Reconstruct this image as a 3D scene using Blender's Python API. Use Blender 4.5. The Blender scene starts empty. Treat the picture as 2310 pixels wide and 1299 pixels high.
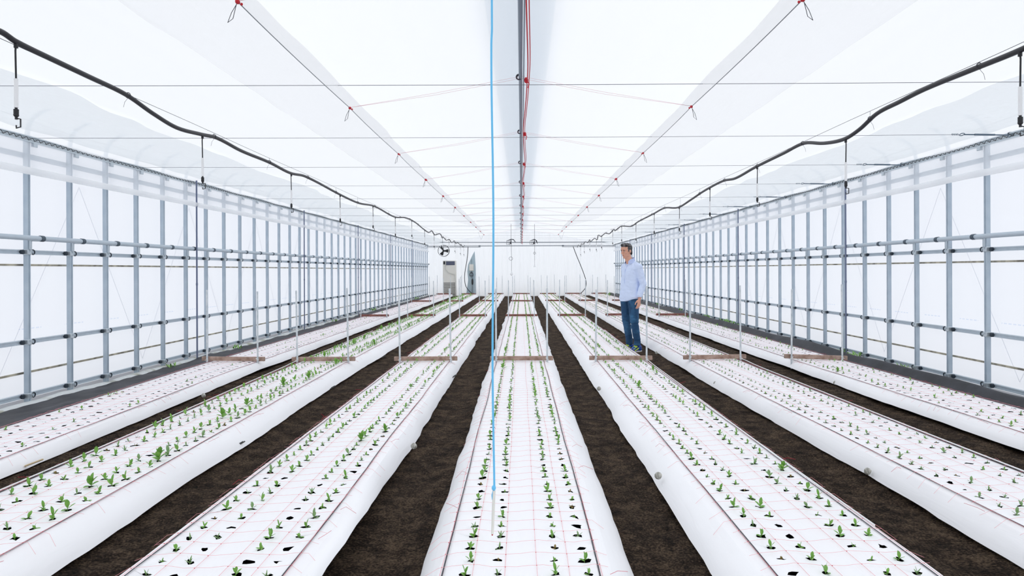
import bpy, math, random
from mathutils import Vector, Matrix, noise
C = bpy.context.scene.collection
sc = bpy.context.scene
random.seed(7)
PI = math.pi
# ------------------------------------------------------------------ camera, sky, exposure
CAMH = 1.343
F = 1540.0
cam = bpy.data.cameras.new('camera'); cam_o = bpy.data.objects.new('camera', cam); C.objects.link(cam_o)
cam.sensor_width = 36.0; cam.lens = F / 2310.0 * 36.0
cam.shift_x = -21.0 / 2310; cam.shift_y = -40.0 / 2310
cam.clip_start = 0.05; cam.clip_end = 200
cam_o.location = (0, 0, CAMH); cam_o.rotation_euler = (PI / 2, 0.004, 0)
sc.camera = cam_o
w = bpy.data.worlds.new('overcast_sky'); sc.world = w; w.use_nodes = True
bg = w.node_tree.nodes['Background']; bg.inputs[0].default_value = (0.93, 0.95, 0.985, 1); bg.inputs[1].default_value = 1.2
sun = bpy.data.lights.new('veiled_sun', 'SUN'); sun.energy = 1.6; sun.angle = math.radians(75); sun.color = (1, .985, .96)
sun_o = bpy.data.objects.new('veiled_sun', sun); C.objects.link(sun_o); sun_o.location = (0, 10, 12); sun_o.rotation_euler = (math.radians(-6), math.radians(5), 0)
sc.view_settings.view_transform = 'Standard'; sc.view_settings.look = 'None'
sc.view_settings.exposure = -0.15; sc.view_settings.gamma = 1.0
sc.cycles.max_bounces = 10; sc.cycles.diffuse_bounces = 5; sc.cycles.transparent_max_bounces = 16

# ------------------------------------------------------------------ helpers
def X_(px, Z): return (px - 1176.0) / F * Z
def Z_(py, Z): return CAMH + (609.5 - py) / F * Z
def P(px, py, Z): return Vector((X_(px, Z), Z, Z_(py, Z)))

class MB:
    def __init__(s): s.v = []; s.f = []; s.m = []
    def add(s, vs, fs, m=0):
        n = len(s.v); s.v += [tuple(v) for v in vs]
        for f in fs: s.f.append(tuple(i + n for i in f)); s.m.append(m)
        return s
    def box(s, c, d, m=0, rot=None, bev=0.0):
        x, y, z = d[0] / 2, d[1] / 2, d[2] / 2
        if bev > 0:
            b = min(bev, x * .9, y * .9, z * .9); vs = []
            for sx in (-1, 1):
                for sy in (-1, 1):
                    for sz in (-1, 1):
                        vs += [(sx * x, sy * (y - b), sz * (z - b)), (sx * (x - b), sy * y, sz * (z - b)), (sx * (x - b), sy * (y - b), sz * z)]
            def I(a, b_, c_, k): return (((a > 0) * 2 + (b_ > 0)) * 2 + (c_ > 0)) * 3 + k
            fs = []
            for q in (-1, 1):
                fs.append([I(q, -1, -1, 0), I(q, 1, -1, 0), I(q, 1, 1, 0), I(q, -1, 1, 0)])
                fs.append([I(-1, q, -1, 1), I(1, q, -1, 1), I(1, q, 1, 1), I(-1, q, 1, 1)])
                fs.append([I(-1, -1, q, 2), I(1, -1, q, 2), I(1, 1, q, 2), I(-1, 1, q, 2)])
                for r in (-1, 1):
                    fs.append([I(q, r, -1, 0), I(q, r, 1, 0), I(q, r, 1, 1), I(q, r, -1, 1)])
                    fs.append([I(q, -1, r, 0), I(q, 1, r, 0), I(q, 1, r, 2), I(q, -1, r, 2)])
                    fs.append([I(-1, q, r, 1), I(1, q, r, 1), I(1, q, r, 2), I(-1, q, r, 2)])
                    for t in (-1, 1): fs.append([I(q, r, t, 0), I(q, r, t, 1), I(q, r, t, 2)])
        else:
            vs = [(i * x, j * y, k * z) for i in (-1, 1) for j in (-1, 1) for k in (-1, 1)]
            fs = [(0, 1, 3, 2), (4, 6, 7, 5), (0, 4, 5, 1), (2, 3, 7, 6), (0, 2, 6, 4), (1, 5, 7, 3)]
        c = Vector(c); R = rot or Matrix.Identity(3)
        return s.add([c + R @ Vector(v) for v in vs], fs, m)
    def tube(s, pts, r, n=6, m=0, caps=True, flat=1.0):
        pts = [Vector(p) for p in pts]; k = len(pts); rs = r if isinstance(r, (list, tuple)) else [r] * k
        vs = []; up = None
        for i, p in enumerate(pts):
            t = (pts[min(i + 1, k - 1)] - pts[max(i - 1, 0)])
            if t.length < 1e-9: t = Vector((0, 0, 1))
            t.normalize()
            if up is None: up = Vector((0, 0, 1)) if abs(t.z) < .9 else Vector((0, 1, 0))
            a = t.cross(up)
            if a.length < 1e-6: a = t.cross(Vector((1, 0, 0)))
            a.normalize(); b = a.cross(t).normalized(); up = b
            for j in range(n):
                q = 2 * PI * j / n
                vs.append(p + a * (math.cos(q) * rs[i]) + b * (math.sin(q) * rs[i] * flat))
        fs = [(i * n + j, i * n + (j + 1) % n, (i + 1) * n + (j + 1) % n, (i + 1) * n + j) for i in range(k - 1) for j in range(n)]
        if caps: fs += [tuple(range(n - 1, -1, -1)), tuple(range((k - 1) * n, k * n))]
        return s.add(vs, fs, m)
    def ell(s, c, rad, m=0, rot=None, nu=12, nv=8):
        c = Vector(c); R = rot or Matrix.Identity(3); rad = rad if hasattr(rad, '__len__') else (rad,) * 3
        vs = [c + R @ Vector((0, 0, -rad[2]))]
        for i in range(1, nv):
            a = -PI / 2 + PI * i / nv
            for j in range(nu):
                b = 2 * PI * j / nu
                vs.append(c + R @ Vector((rad[0] * math.cos(a) * math.cos(b), rad[1] * math.cos(a) * math.sin(b), rad[2] * math.sin(a))))
        vs.append(c + R @ Vector((0, 0, rad[2])))
        fs = [(0, 1 + (j + 1) % nu, 1 + j) for j in range(nu)]
        for i in range(nv - 2):
            for j in range(nu):
                a = 1 + i * nu; fs.append((a + j, a + (j + 1) % nu, a + nu + (j + 1) % nu, a + nu + j))
        a = 1 + (nv - 2) * nu; e = len(vs) - 1
        fs += [(a + j, a + (j + 1) % nu, e) for j in range(nu)]
        return s.add(vs, fs, m)
    def torus(s, c, R0, r, axis=(0, 0, 1), nu=14, nv=5, m=0):
        ax = Vector(axis).normalized(); a = ax.orthogonal().normalized(); b = ax.cross(a); c = Vector(c); vs = []
        for i in range(nu):
            q = 2 * PI * i / nu; d = a * math.cos(q) + b * math.sin(q)
            for j in range(nv):
                p = 2 * PI * j / nv; vs.append(c + d * (R0 + r * math.cos(p)) + ax * (r * math.sin(p)))
        fs = [(i * nv + j, ((i + 1) % nu) * nv + j, ((i + 1) % nu) * nv + (j + 1) % nv, i * nv + (j + 1) % nv) for i in range(nu) for j in range(nv)]
        return s.add(vs, fs, m)
    def prism(s, prof, p0, p1, xa, ya, m=0):     # profile (list of 2D) extruded from p0 to p1; xa, ya the profile axes
        p0, p1, xa, ya = Vector(p0), Vector(p1), Vector(xa), Vector(ya); n = len(prof)
        vs = [p + xa * a + ya * b for p in (p0, p1) for a, b in prof]
        fs = [(j, (j + 1) % n, n + (j + 1) % n, n + j) for j in range(n)] + [tuple(range(n - 1, -1, -1)), tuple(range(n, 2 * n))]
        return s.add(vs, fs, m)
    def grid(s, fn, nu, nv, m=0):
        vs = [fn(i / nu, j / nv) for i in range(nu + 1) for j in range(nv + 1)]
        fs = [(i * (nv + 1) + j, (i + 1) * (nv + 1) + j, (i + 1) * (nv + 1) + j + 1, i * (nv + 1) + j + 1) for i in range(nu) for j in range(nv)]
        return s.add(vs, fs, m)
    def mesh(s, name, mats, smooth=True, org=(0, 0, 0), fixn=True):
        me = bpy.data.meshes.new(name); o = Vector(org)
        me.from_pydata([(v[0] - o.x, v[1] - o.y, v[2] - o.z) for v in s.v], [], s.f)
        for mt in (mats if isinstance(mats, (list, tuple)) else [mats]): me.materials.append(mt)
        me.polygons.foreach_set('material_index', s.m)
        if smooth: me.polygons.foreach_set('use_smooth', [True] * len(s.f))
        me.update()
        if smooth:
            try: me.set_sharp_from_angle(angle=0.7)
            except Exception: pass
        return me
    def build(s, name, mats, parent=None, org=(0, 0, 0), smooth=True):
        me = s.mesh(name, mats, smooth, org)
        o = bpy.data.objects.new(name, me); C.objects.link(o)
        if parent: o.parent = parent
        else: o.location = org
        return o
def tag(o, label, cat=None, group=None, kind=None):
    if label: o['label'] = label
    if cat: o['category'] = cat
    if group: o['group'] = group
    if kind: o['kind'] = kind
    return o
def empty(name, loc, label, cat, group=None, rz=0):
    o = bpy.data.objects.new(name, None); C.objects.link(o); o.location = loc; o.rotation_euler = (0, 0, rz)
    o.empty_display_size = .1
    return tag(o, label, cat, group)
def copy_tree(root, loc=None):
    r = root.copy(); C.objects.link(r)
    if loc is not None: r.location = loc
    for ch in list(root.children):
        c = ch.copy(); C.objects.link(c); c.parent = r
        for g in list(ch.children):
            d = g.copy(); C.objects.link(d); d.parent = c
    return r
ORD = ('first second third fourth fifth sixth seventh eighth ninth tenth eleventh twelfth thirteenth fourteenth fifteenth sixteenth seventeenth eighteenth '
       'nineteenth twentieth twenty-first twenty-second twenty-third twenty-fourth twenty-fifth twenty-sixth twenty-seventh twenty-eighth twenty-ninth thirtieth '
       'thirty-first thirty-second thirty-third thirty-fourth thirty-fifth thirty-sixth thirty-seventh thirty-eighth thirty-ninth fortieth forty-first forty-second').split()
def nz(x, y, z=0.0): return noise.noise(Vector((x, y, z)))

# ------------------------------------------------------------------ materials
def lin(c): return tuple(((v / 255) / 12.92 if v / 255 <= .04045 else ((v / 255 + .055) / 1.055) ** 2.4) for v in c) + (1,)
def mat(name, rgb, rough=.6, metal=0.0, bump=None, vary=None, spec=.5, trans=0.0):
    m = bpy.data.materials.new(name); m.use_nodes = True; nt = m.node_tree; b = nt.nodes['Principled BSDF']
    col = lin(rgb); b.inputs['Base Color'].default_value = col; b.inputs['Roughness'].default_value = rough
    b.inputs['Metallic'].default_value = metal; b.inputs['Specular IOR Level'].default_value = spec
    tc = nt.nodes.new('ShaderNodeTexCoord')
    if vary:   # (rgb2, scale, lo, hi)
        n = nt.nodes.new('ShaderNodeTexNoise'); n.inputs['Scale'].default_value = vary[1]; n.inputs['Detail'].default_value = 5
        r = nt.nodes.new('ShaderNodeValToRGB'); r.color_ramp.elements[0].position = vary[2]; r.color_ramp.elements[1].position = vary[3]
        r.color_ramp.elements[0].color = col; r.color_ramp.elements[1].color = lin(vary[0])
        nt.links.new(tc.outputs['Object'], n.inputs['Vector']); nt.links.new(n.outputs['Fac'], r.inputs['Fac']); nt.links.new(r.outputs['Color'], b.inputs['Base Color'])
    if bump:   # (scale, strength, distance, stretch)
        mp = nt.nodes.new('ShaderNodeMapping'); mp.inputs['Scale'].default_value = bump[3] if len(bump) > 3 else (1, 1, 1)
        n = nt.nodes.new('ShaderNodeTexNoise'); n.inputs['Scale'].default_value = bump[0]; n.inputs['Detail'].default_value = 6
        bp = nt.nodes.new('ShaderNodeBump'); bp.inputs['Strength'].default_value = bump[1]; bp.inputs['Distance'].default_value = bump[2]
        nt.links.new(tc.outputs['Object'], mp.inputs['Vector']); nt.links.new(mp.outputs['Vector'], n.inputs['Vector'])
        nt.links.new(n.outputs['Fac'], bp.inputs['Height']); nt.links.new(bp.outputs['Normal'], b.inputs['Normal'])
    return m
def film(name, rgb, clear, transl=.5, bump=None, stripe=None):
    m = bpy.data.materials.new(name); m.use_nodes = True; nt = m.node_tree; nt.nodes.remove(nt.nodes['Principled BSDF']); out = nt.nodes['Material Output']
    d = nt.nodes.new('ShaderNodeBsdfDiffuse'); t = nt.nodes.new('ShaderNodeBsdfTranslucent'); tr = nt.nodes.new('ShaderNodeBsdfTransparent')
    m1 = nt.nodes.new('ShaderNodeMixShader'); m2 = nt.nodes.new('ShaderNodeMixShader')
    for n in (d, t): n.inputs['Color'].default_value = lin(rgb)
    m1.inputs[0].default_value = transl; m2.inputs[0].default_value = clear
    L = nt.links.new
    L(d.outputs[0], m1.inputs[1]); L(t.outputs[0], m1.inputs[2]); L(m1.outputs[0], m2.inputs[1]); L(tr.outputs[0], m2.inputs[2]); L(m2.outputs[0], out.inputs['Surface'])
    tc = nt.nodes.new('ShaderNodeTexCoord')
    if bump:
        mp = nt.nodes.new('ShaderNodeMapping'); mp.inputs['Scale'].default_value = bump[3]
        n = nt.nodes.new('ShaderNodeTexNoise'); n.inputs['Scale'].default_value = bump[0]; n.inputs['Detail'].default_value = 5; n.inputs['Distortion'].default_value = .6
        bp = nt.nodes.new('ShaderNodeBump'); bp.inputs['Strength'].default_value = bump[1]; bp.inputs['Distance'].default_value = bump[2]
        L(tc.outputs['Object'], mp.inputs['Vector']); L(mp.outputs['Vector'], n.inputs['Vector']); L(n.outputs['Fac'], bp.inputs['Height'])
        L(bp.outputs['Normal'], d.inputs['Normal']); L(bp.outputs['Normal'], t.inputs['Normal'])
    if stripe:   # faint blue print line: a thin band at height z, broken along y
        sep = nt.nodes.new('ShaderNodeSeparateXYZ'); L(tc.outputs['Object'], sep.inputs[0])
        def math_(op, a, b=None, **k):
            n = nt.nodes.new('ShaderNodeMath'); n.operation = op
            for i, v in enumerate((a, b)):
                if v is None: continue
                if isinstance(v, (int, float)): n.inputs[i].default_value = v
                else: L(v, n.inputs[i])
            return n.outputs[0]
        near = math_('LESS_THAN', math_('ABSOLUTE', math_('SUBTRACT', sep.outputs['Z'], stripe)), .006)
        wv = math_('GREATER_THAN', math_('SINE', math_('MULTIPLY', sep.outputs['Y'], 9.3)), .1)
        wv2 = math_('GREATER_THAN', math_('SINE', math_('MULTIPLY', sep.outputs['Y'], 95.0)), -.5)
        fac = math_('MULTIPLY', math_('MULTIPLY', near, wv), math_('MULTIPLY', wv2, .35))
        mx = nt.nodes.new('ShaderNodeMix'); mx.data_type = 'RGBA'; L(fac, mx.inputs[0]); mx.inputs[6].default_value = lin(rgb); mx.inputs[7].default_value = lin((70, 140, 225))
        L(mx.outputs[2], d.inputs['Color']); L(mx.outputs[2], t.inputs['Color'])
    return m

M_ceil = film('ceiling_film', (243, 246, 250), .26, .52, (1.2, .35, .04, (1, .5, 1)))
M_wall = film('wall_film', (236, 240, 249), .42, .60, (1.6, .25, .03, (1, 1, .5)), stripe=.775)
M_back = film('back_film', (244, 247, 251), .26, .58, (2.6, 1.0, .08, (2.4, 1, .14)))
M_curt = film('curtain_film', (252, 252, 252), .55, .5, (2.0, .6, .05, (1.5, .35, 1)))
M_flap = film('eave_film', (244, 248, 250), .36, .42, (1.6, .8, .05, (2, .2, 1)))
M_skirt = film('side_curtain_film', (254, 254, 255), .46, .62, (3, .3, .02, (1, .3, 1)))
M_shade_strip = film('ridge_shade_strip', (222, 231, 238), .5, .48)  # for the added strip that shades the roof film along the ridge
M_roll = film('rolled_film', (252, 253, 254), .25, .55, (5, .5, .01, (1, .2, 1)))
M_steel = mat('galvanised_steel', (192, 204, 214), .4, .15, bump=(30, .1, .002), vary=((186, 198, 208), 7, .35, .7))
M_post = mat('post_steel', (170, 186, 200), .42, .12, vary=((194, 206, 216), 5, .3, .75))
M_clamp = mat('clamp_steel', (196, 206, 213), .3, .5)
M_dark = mat('dark_clamp', (52, 62, 72), .5, .3)
M_collar = mat('collar_steel', (78, 92, 104), .5, .4)
M_rail = mat('film_rail', (120, 116, 104), .7, vary=((196, 190, 170), 6, .4, .6))
M_base = mat('wall_base', (214, 218, 218), .9, bump=(9, 1, .03), vary=((140, 138, 112), 5, .5, .75))
M_cloth = mat('ground_cloth', (36, 37, 43), .6, bump=(5, .9, .03, (1, .35, 1)), vary=((56, 58, 65), 3, .4, .7))
M_hose = mat('black_hose', (22, 22, 30), .42, bump=(6, .1, .004))
M_black = mat('black_plastic', (24, 25, 30), .45)
M_wire = mat('steel_wire', (120, 124, 130), .5, .3)
M_dwire = mat('dark_wire', (66, 68, 76), .6)
M_cwire = mat('cross_wire', (112, 116, 126), .6)
M_white = mat('white_plastic', (240, 241, 242), .4)
M_stake = mat('stake', (196, 206, 212), .45, .1, vary=((226, 230, 232), 9, .4, .6))
M_red = mat('red_cord', (196, 34, 48), .7)
M_pink = mat('pink_string', (236, 190, 194), .8)
M_net = mat('net_red', (238, 160, 166), .7)
M_knot = mat('knot_red', (200, 44, 66), .7)
M_wood = mat('weathered_wood', (186, 160, 146), .8, bump=(20, .5, .004, (1, 12, 12)), vary=((140, 112, 98), 16, .35, .7))
M_wood2 = mat('reddish_wood', (148, 98, 88), .8, bump=(20, .5, .004, (1, 12, 12)), vary=((112, 72, 64), 16, .35, .7))
M_tape = mat('drip_tape', (52, 48, 58), .45)
M_blue = mat('blue_rope', (112, 206, 255), .6, bump=(300, .6, .001))
M_grn = mat('leaf_green', (104, 160, 62), .5, vary=((146, 194, 92), 30, .4, .65))
M_grn2 = mat('leaf_light', (140, 170, 120), .55, vary=((96, 150, 66), 30, .4, .65))
M_stem = mat('stem_green', (120, 158, 84), .6)
M_red2 = mat('leaf_reddish', (150, 110, 70), .6, vary=((120, 150, 70), 20, .4, .6))
# soil: damp brown earth
def soil_mat(name, c1, c2, c3):
    m = bpy.data.materials.new(name); m.use_nodes = True; nt = m.node_tree; b = nt.nodes['Principled BSDF']; L = nt.links.new
    tc = nt.nodes.new('ShaderNodeTexCoord'); n = nt.nodes.new('ShaderNodeTexNoise'); n.inputs['Scale'].default_value = 7; n.inputs['Detail'].default_value = 12; n.inputs['Roughness'].default_value = .85
    r = nt.nodes.new('ShaderNodeValToRGB'); e = r.color_ramp.elements; e[0].position = .42; e[0].color = lin(c1); e[1].position = .64; e[1].color = lin(c3)
    k = e.new(.5); k.color = lin(c2)
    L(tc.outputs['Object'], n.inputs['Vector'])
    v = nt.nodes.new('ShaderNodeTexVoronoi'); v.inputs['Scale'].default_value = 28; L(tc.outputs['Object'], v.inputs['Vector'])
    n2 = nt.nodes.new('ShaderNodeTexNoise'); n2.inputs['Scale'].default_value = 45; n2.inputs['Detail'].default_value = 8; n2.inputs['Roughness'].default_value = .75; L(tc.outputs['Object'], n2.inputs['Vector'])
    n2.inputs['Scale'].default_value = 38
    n3 = nt.nodes.new('ShaderNodeTexNoise'); n3.inputs['Scale'].default_value = 90; n3.inputs['Detail'].default_value = 4; L(tc.outputs['Object'], n3.inputs['Vector'])
    mm = nt.nodes.new('ShaderNodeMath'); mm.operation = 'MULTIPLY_ADD'; mm.inputs[1].default_value = .38; L(n3.outputs['Fac'], mm.inputs[0])
    ms = nt.nodes.new('ShaderNodeMath'); ms.operation = 'MULTIPLY'; ms.inputs[1].default_value = .66; L(n.outputs['Fac'], ms.inputs[0]); L(ms.outputs[0], mm.inputs[2]); L(mm.outputs[0], r.inputs['Fac'])
    ad = nt.nodes.new('ShaderNodeMath'); ad.operation = 'MULTIPLY_ADD'; ad.inputs[1].default_value = .5; L(v.outputs['Distance'], ad.inputs[0]); L(n2.outputs['Fac'], ad.inputs[2])
    bp = nt.nodes.new('ShaderNodeBump'); bp.inputs['Strength'].default_value = 1; bp.inputs['Distance'].default_value = .03
    L(ad.outputs[0], bp.inputs['Height']); L(bp.outputs['Normal'], b.inputs['Normal']); L(r.outputs['Color'], b.inputs['Base Color'])
    b.inputs['Roughness'].default_value = .95; b.inputs['Specular IOR Level'].default_value = .1
    return m
M_soil = soil_mat('path_soil', (16, 12, 10), (54, 43, 35), (118, 100, 82))
M_mound = soil_mat('mound_soil', (16, 14, 13), (26, 22, 19), (40, 34, 28))
def mulch_mat():
    m = bpy.data.materials.new('mulch_film'); m.use_nodes = True; nt = m.node_tree; b = nt.nodes['Principled BSDF']; L = nt.links.new; out = nt.nodes['Material Output']
    b.inputs['Base Color'].default_value = lin((251, 251, 253)); b.inputs['Roughness'].default_value = .42; b.inputs['Specular IOR Level'].default_value = .35
    tc = nt.nodes.new('ShaderNodeTexCoord'); mp = nt.nodes.new('ShaderNodeMapping'); mp.inputs['Scale'].default_value = (6, .5, 6)
    n = nt.nodes.new('ShaderNodeTexNoise'); n.inputs['Scale'].default_value = 3.5; n.inputs['Detail'].default_value = 5; n.inputs['Distortion'].default_value = .8
    bp = nt.nodes.new('ShaderNodeBump'); bp.inputs['Strength'].default_value = .35; bp.inputs['Distance'].default_value = .008
    L(tc.outputs['Object'], mp.inputs['Vector']); L(mp.outputs['Vector'], n.inputs['Vector']); L(n.outputs['Fac'], bp.inputs['Height']); L(bp.outputs['Normal'], b.inputs['Normal'])
    bk = nt.nodes.new('ShaderNodeBsdfDiffuse'); bk.inputs['Color'].default_value = lin((60, 60, 74))
    g = nt.nodes.new('ShaderNodeNewGeometry'); mx = nt.nodes.new('ShaderNodeMixShader')
    L(g.outputs['Backfacing'], mx.inputs[0]); L(b.outputs[0], mx.inputs[1]); L(bk.outputs[0], mx.inputs[2]); L(mx.outputs[0], out.inputs['Surface'])
    return m
M_mulch = mulch_mat()

# ------------------------------------------------------------------ beds: layout
PITCH = .1267
BS = 1.083
BY0, BY1 = 1.386, 35.1
BEDS = [  # name in words, centre at depth 3 / 8.4 / 36, left foot, right foot, share of holes planted, size
    ('leftmost bed', (-3.64, -3.86, -3.90), .36, .385, .16, .75),
    ('second bed from the left', (-2.545, -2.64, -2.67), .40, .445, .97, 1.3),
    ('third bed from the left', (-1.267, -1.278, -1.30), .40, .425, .86, 1.0),
    ('centre bed', (.012, 0, 0), .45, .47, .88, 1.0),
    ('fifth bed, right of the centre bed', (1.321, 1.321, 1.34), .475, .42, .88, 1.0),
    ('sixth bed, behind the standing person', (2.664, 2.588, 2.62), .405, .40, .93, .85),
    ('rightmost bed', (4.03, 3.953, 3.92), .395, .37, .5, .85)]
SHORT = ['leftmost bed', 'second bed from left', 'third bed from left', 'centre bed', 'first bed right of centre', 'second bed right of centre', 'rightmost bed']
TOP = .130
FOOTZ = [(.03, .04), (.03, .012), (.01, .012), (.008, .008), (.008, .012), (.012, .03), (.04, .03)]
EDGE = [.022, .022, .045, .035, .045, .022, .022]
def cx(b, y):
    a = BEDS[b][1]
    return a[0] + (a[1] - a[0]) * min(1, max(0, (y - 3) / 5.4)) + (a[2] - a[1]) * min(1, max(0, (y - 8.4) / 27.6))
HALF = 2.5 * PITCH + .002
HOLECOL = (0, 1, 3, 4)

# ------------------------------------------------------------------ setting
XW = 4.98
ZE = 2.66
def zc(x): return 3.55 - .178 * abs(x)
YB = 36.0
# floor
def floor_fn(u, v):
    y = -1.5 + 38 * v ** 1.35; x = -5.3 + 10.6 * u
    h = 0
    if abs(x) < 4.35 and y > .3:
        h = .02 * nz(x * 3, y * 1.2) + .012 * nz(x * 11, y * 8, 3)
        d = min(abs(x - cx(b, y)) for b in range(7))
        h += -.03 + .04 * max(0, 1 - abs(abs(x) - 3.27) / .45) + .05 * max(0, (.67 - d) / .2) * .3
    return (x, y, h - .005)
g = MB().grid(floor_fn, 265, 520)
tag(g.build('floor', M_soil), 'dark brown soil paths between the beds', kind='structure')
# side walls of film, with faint waves
for side, s in (('left', -1), ('right', 1)):
    g = MB().grid(lambda u, v: (s * (XW + .012 * nz(u * 60, v * 4, s)), -1.5 + (YB + 1.5) * u, -.02 + (zc(XW) + .02) * v), 160, 8)
    tag(g.build('wall_' + side, M_wall), 'white translucent plastic film side wall on the ' + side, kind='structure')
# ceiling: gable of film sagging a little between the hoops
def ceil_fn(u, v):
    x = -XW + 2 * XW * u; y = -1.5 + (YB + 1.5) * v
    return (x, y, zc(x) + .012 * math.cos(2 * PI * (y - 4.85) / 1.92) - .008 + .012 * nz(x * .9, y * .8) * (1 - abs(u - .5) * 1.6))
tag(MB().grid(ceil_fn, 80, 220).build('ceiling', M_ceil), 'white translucent plastic film roof', kind='structure')
# unseen strip added outside above the ridge, shading the film into a grey band
g = MB()
g.prism([(-.30, -.053), (0, 0), (.30, -.053), (.30, -.043), (0, .01), (-.30, -.043)], (0, -1.5, 3.67), (0, YB, 3.67), (1, 0, 0), (0, 0, 1))
tag(g.build('shade_strip_1', M_shade_strip, org=(0, 17, 3.67)), 'grey strip added outside to shade the film along the roof peak', kind='structure')
# back wall
def back_fn(u, v):
    x = -XW + 2 * XW * u
    fold = .10 * abs(math.sin(x * 5.0 + 1.6 * nz(x * 1.3, v * 1.2))) * (1 if abs(x) < .8 or abs(x) > 2.9 else .25)
    return (x, YB - fold - .02 * nz(x * 6, v * 2), -.02 + (zc(x) + .02) * v)
tag(MB().grid(back_fn, 260, 24).build('wall_back', M_back), 'white film end wall hanging in folds', kind='structure')
# base strip under each side wall
for side, s in (('left', -1), ('right', 1)):
    def bf(u, v):
        y = 1 + (YB - 1) * u; hh = .075 + .03 * nz(y * 1.3, 2, s) + .012 * nz(y * 6, 1, s)
        t = v * PI
        return (s * (4.87 + .10 * math.cos(t)) + s * .015 * nz(y * 4, v * 5), y, max(0, math.sin(t)) * hh - .01)
    tag(MB().grid(bf, 400, 8).build('baseboard_' + side, M_base), 'mossy pale base strip under the %s wall' % side, kind='structure')
# black ground cloth
def clothL(u, v):
    y = 1.2 + (YB - 1.3) * u; x = -4.80 + (4.80 - 4.20 + (cx(0, y) + 3.86)) * v
    return (x, y, .022 + .05 * (1 - v) * (0.6 + .6 * nz(y * .9, 5)) + .02 * nz(x * 5, y * 1.6) + .012 * nz(x * 12 + y * 3, y * 5) + .04 * v)
o = MB().grid(clothL, 420, 20).build('ground_cloth', M_cloth, org=(-4.4, 18, .02))
tag(o, 'black weed cloth spread flat and creased along the left wall', 'ground cloth')
def clothR(u, v):
    y = 1.2 + (YB - 1.3) * u; w_ = .13 + .035 * nz(y * .5, 9)
    x0 = 4.80; x1 = 4.27
    x = x0 + (x1 - x0) * v
    z = .02 + (w_ * math.exp(-((v - .30) / .17) ** 2)) + .02 * nz(x * 6, y * 1.3) + .035 * v
    return (x, y, z)
o = MB().grid(clothR, 420, 24).build('ground_cloth', M_cloth, org=(4.4, 18, .02))
tag(o, 'black weed cloth bunched into a long roll along the right wall', 'ground cloth')

# ------------------------------------------------------------------ side walls: rails, pipes, posts
GROOVE = [(-.016, -.022), (.016, -.022), (.016, -.010), (.008, -.007), (.008, .007), (.016, .010), (.016, .022), (-.016, .022)]
for side, s in (('left', -1), ('right', 1)):
    g = MB().box((s * 4.93, 18.2, 2.50), (.03, 35, .05))
    tag(g.build('eave_purlin', M_steel, org=(s * 4.93, 18.2, 2.50)), 'steel purlin showing blurred through the %s roll-up curtain' % side, 'purlin')
    for nm, zz in (('topmost', 1.543), ('middle', .650), ('lowest', .118)):
        g = MB().prism(GROOVE, (s * 4.935, 1.0, zz), (s * 4.935, YB - .15, zz), (-s, 0, 0), (0, 0, 1))
        tag(g.build('wall_rail', M_steel, org=(s * 4.935, 18, zz), smooth=False), 'grey steel channel rail behind the %s wall posts, %s of its three' % (side, nm), 'rail', 'channel rails on the %s wall' % side)
    for nm, zz in (('upper', 1.415), ('lower', .340)):
        g = MB().box((s * 4.962, 18.2, zz), (.012, 35, .02))
        tag(g.build('film_rail', M_rail, org=(s * 4.962, 18.2, zz)), '%s thin dirty film-holding strip on the %s wall' % (nm, side), 'strip')
    g = MB().tube([(s * 4.835, 1 + i * 1.0, 1.68 + .004 * nz(i, 3)) for i in range(35)] , .0255, 12)
    tag(g.build('handrail_pipe', M_steel, org=(s * 4.835, 18, 1.68)), 'thick round steel pipe running along the %s wall at shoulder height' % side, 'pipe')
    # eave rail with zigzag spring
    g = MB().prism([(-.02, -.03), (.02, -.03), (.02, -.018), (.008, -.012), (.008, .012), (.02, .018), (.02, .03), (-.02, .03)], (s * 4.87, 1, ZE), (s * 4.87, YB - .15, ZE), (-s, 0, 0), (0, 0, 1))
    er = tag(g.build('eave_rail', M_clamp, org=(s * 4.87, 18, ZE), smooth=False), 'steel eave channel with black zigzag spring above the %s wall' % side, 'rail')
    zz = []; y = 1.0; k = 0
    while y < YB - .4:
        zz.append((s * -.021 * 1.0, y - 18, (.014 if k % 2 else -.014))); y += .028 if k % 2 else .055; k += 1
    zg = MB().tube(zz, .0035, 4); zg.build('zigzag_spring', M_black, er)
    for k in range(14):
        MB().box((s * -.004, (6.77 if s < 0 else 7.18) + .64 * k + .06 - 18, -.045), (.03, .06, .045), bev=.004).build('bracket', M_clamp, er)
    # roll-up film curtain and its rolled bottom pipe
    g = MB().grid(lambda u, v: (s * (4.858 - .02 * v + .012 * nz(u * 50, v * 3, s)), 1 + (YB - 1.2) * u, ZE - .02 - (.31) * v), 200, 6)
    cu = tag(g.build('side_curtain', M_skirt, org=(s * 4.86, 18, 2.5)), 'translucent roll-up film curtain hanging under the %s eave' % side, 'curtain')
    g = MB().tube([(0, (1 + .8 * i) - 18, 2.335 - 2.5 + .012 * nz(i * .7, s * 4)) for i in range(44)], .036, 12); g.v = [(v[0] - s * .045, v[1], v[2]) for v in g.v]
    g.build('rolled_edge', M_roll, cu)
    # zigzag brace wire
    pts = []; y = 6.77 - .64 * 6.5 if s < 0 else 7.18 - .64 * 6.5; k = 0
    while y < YB: pts.append((s * 5.004, y, .20 if k % 2 else 2.30)); y += 1.28; k += 1
    tag(MB().tube(pts, .0022, 4).build('brace_wire', mat('brace_steel', (130, 138, 156), .6) if s < 0 else bpy.data.materials['brace_steel'], org=(s * 4.958, 18, 1.2)), 'thin brace wire zigzagging against the %s wall film' % side, 'wire')
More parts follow.
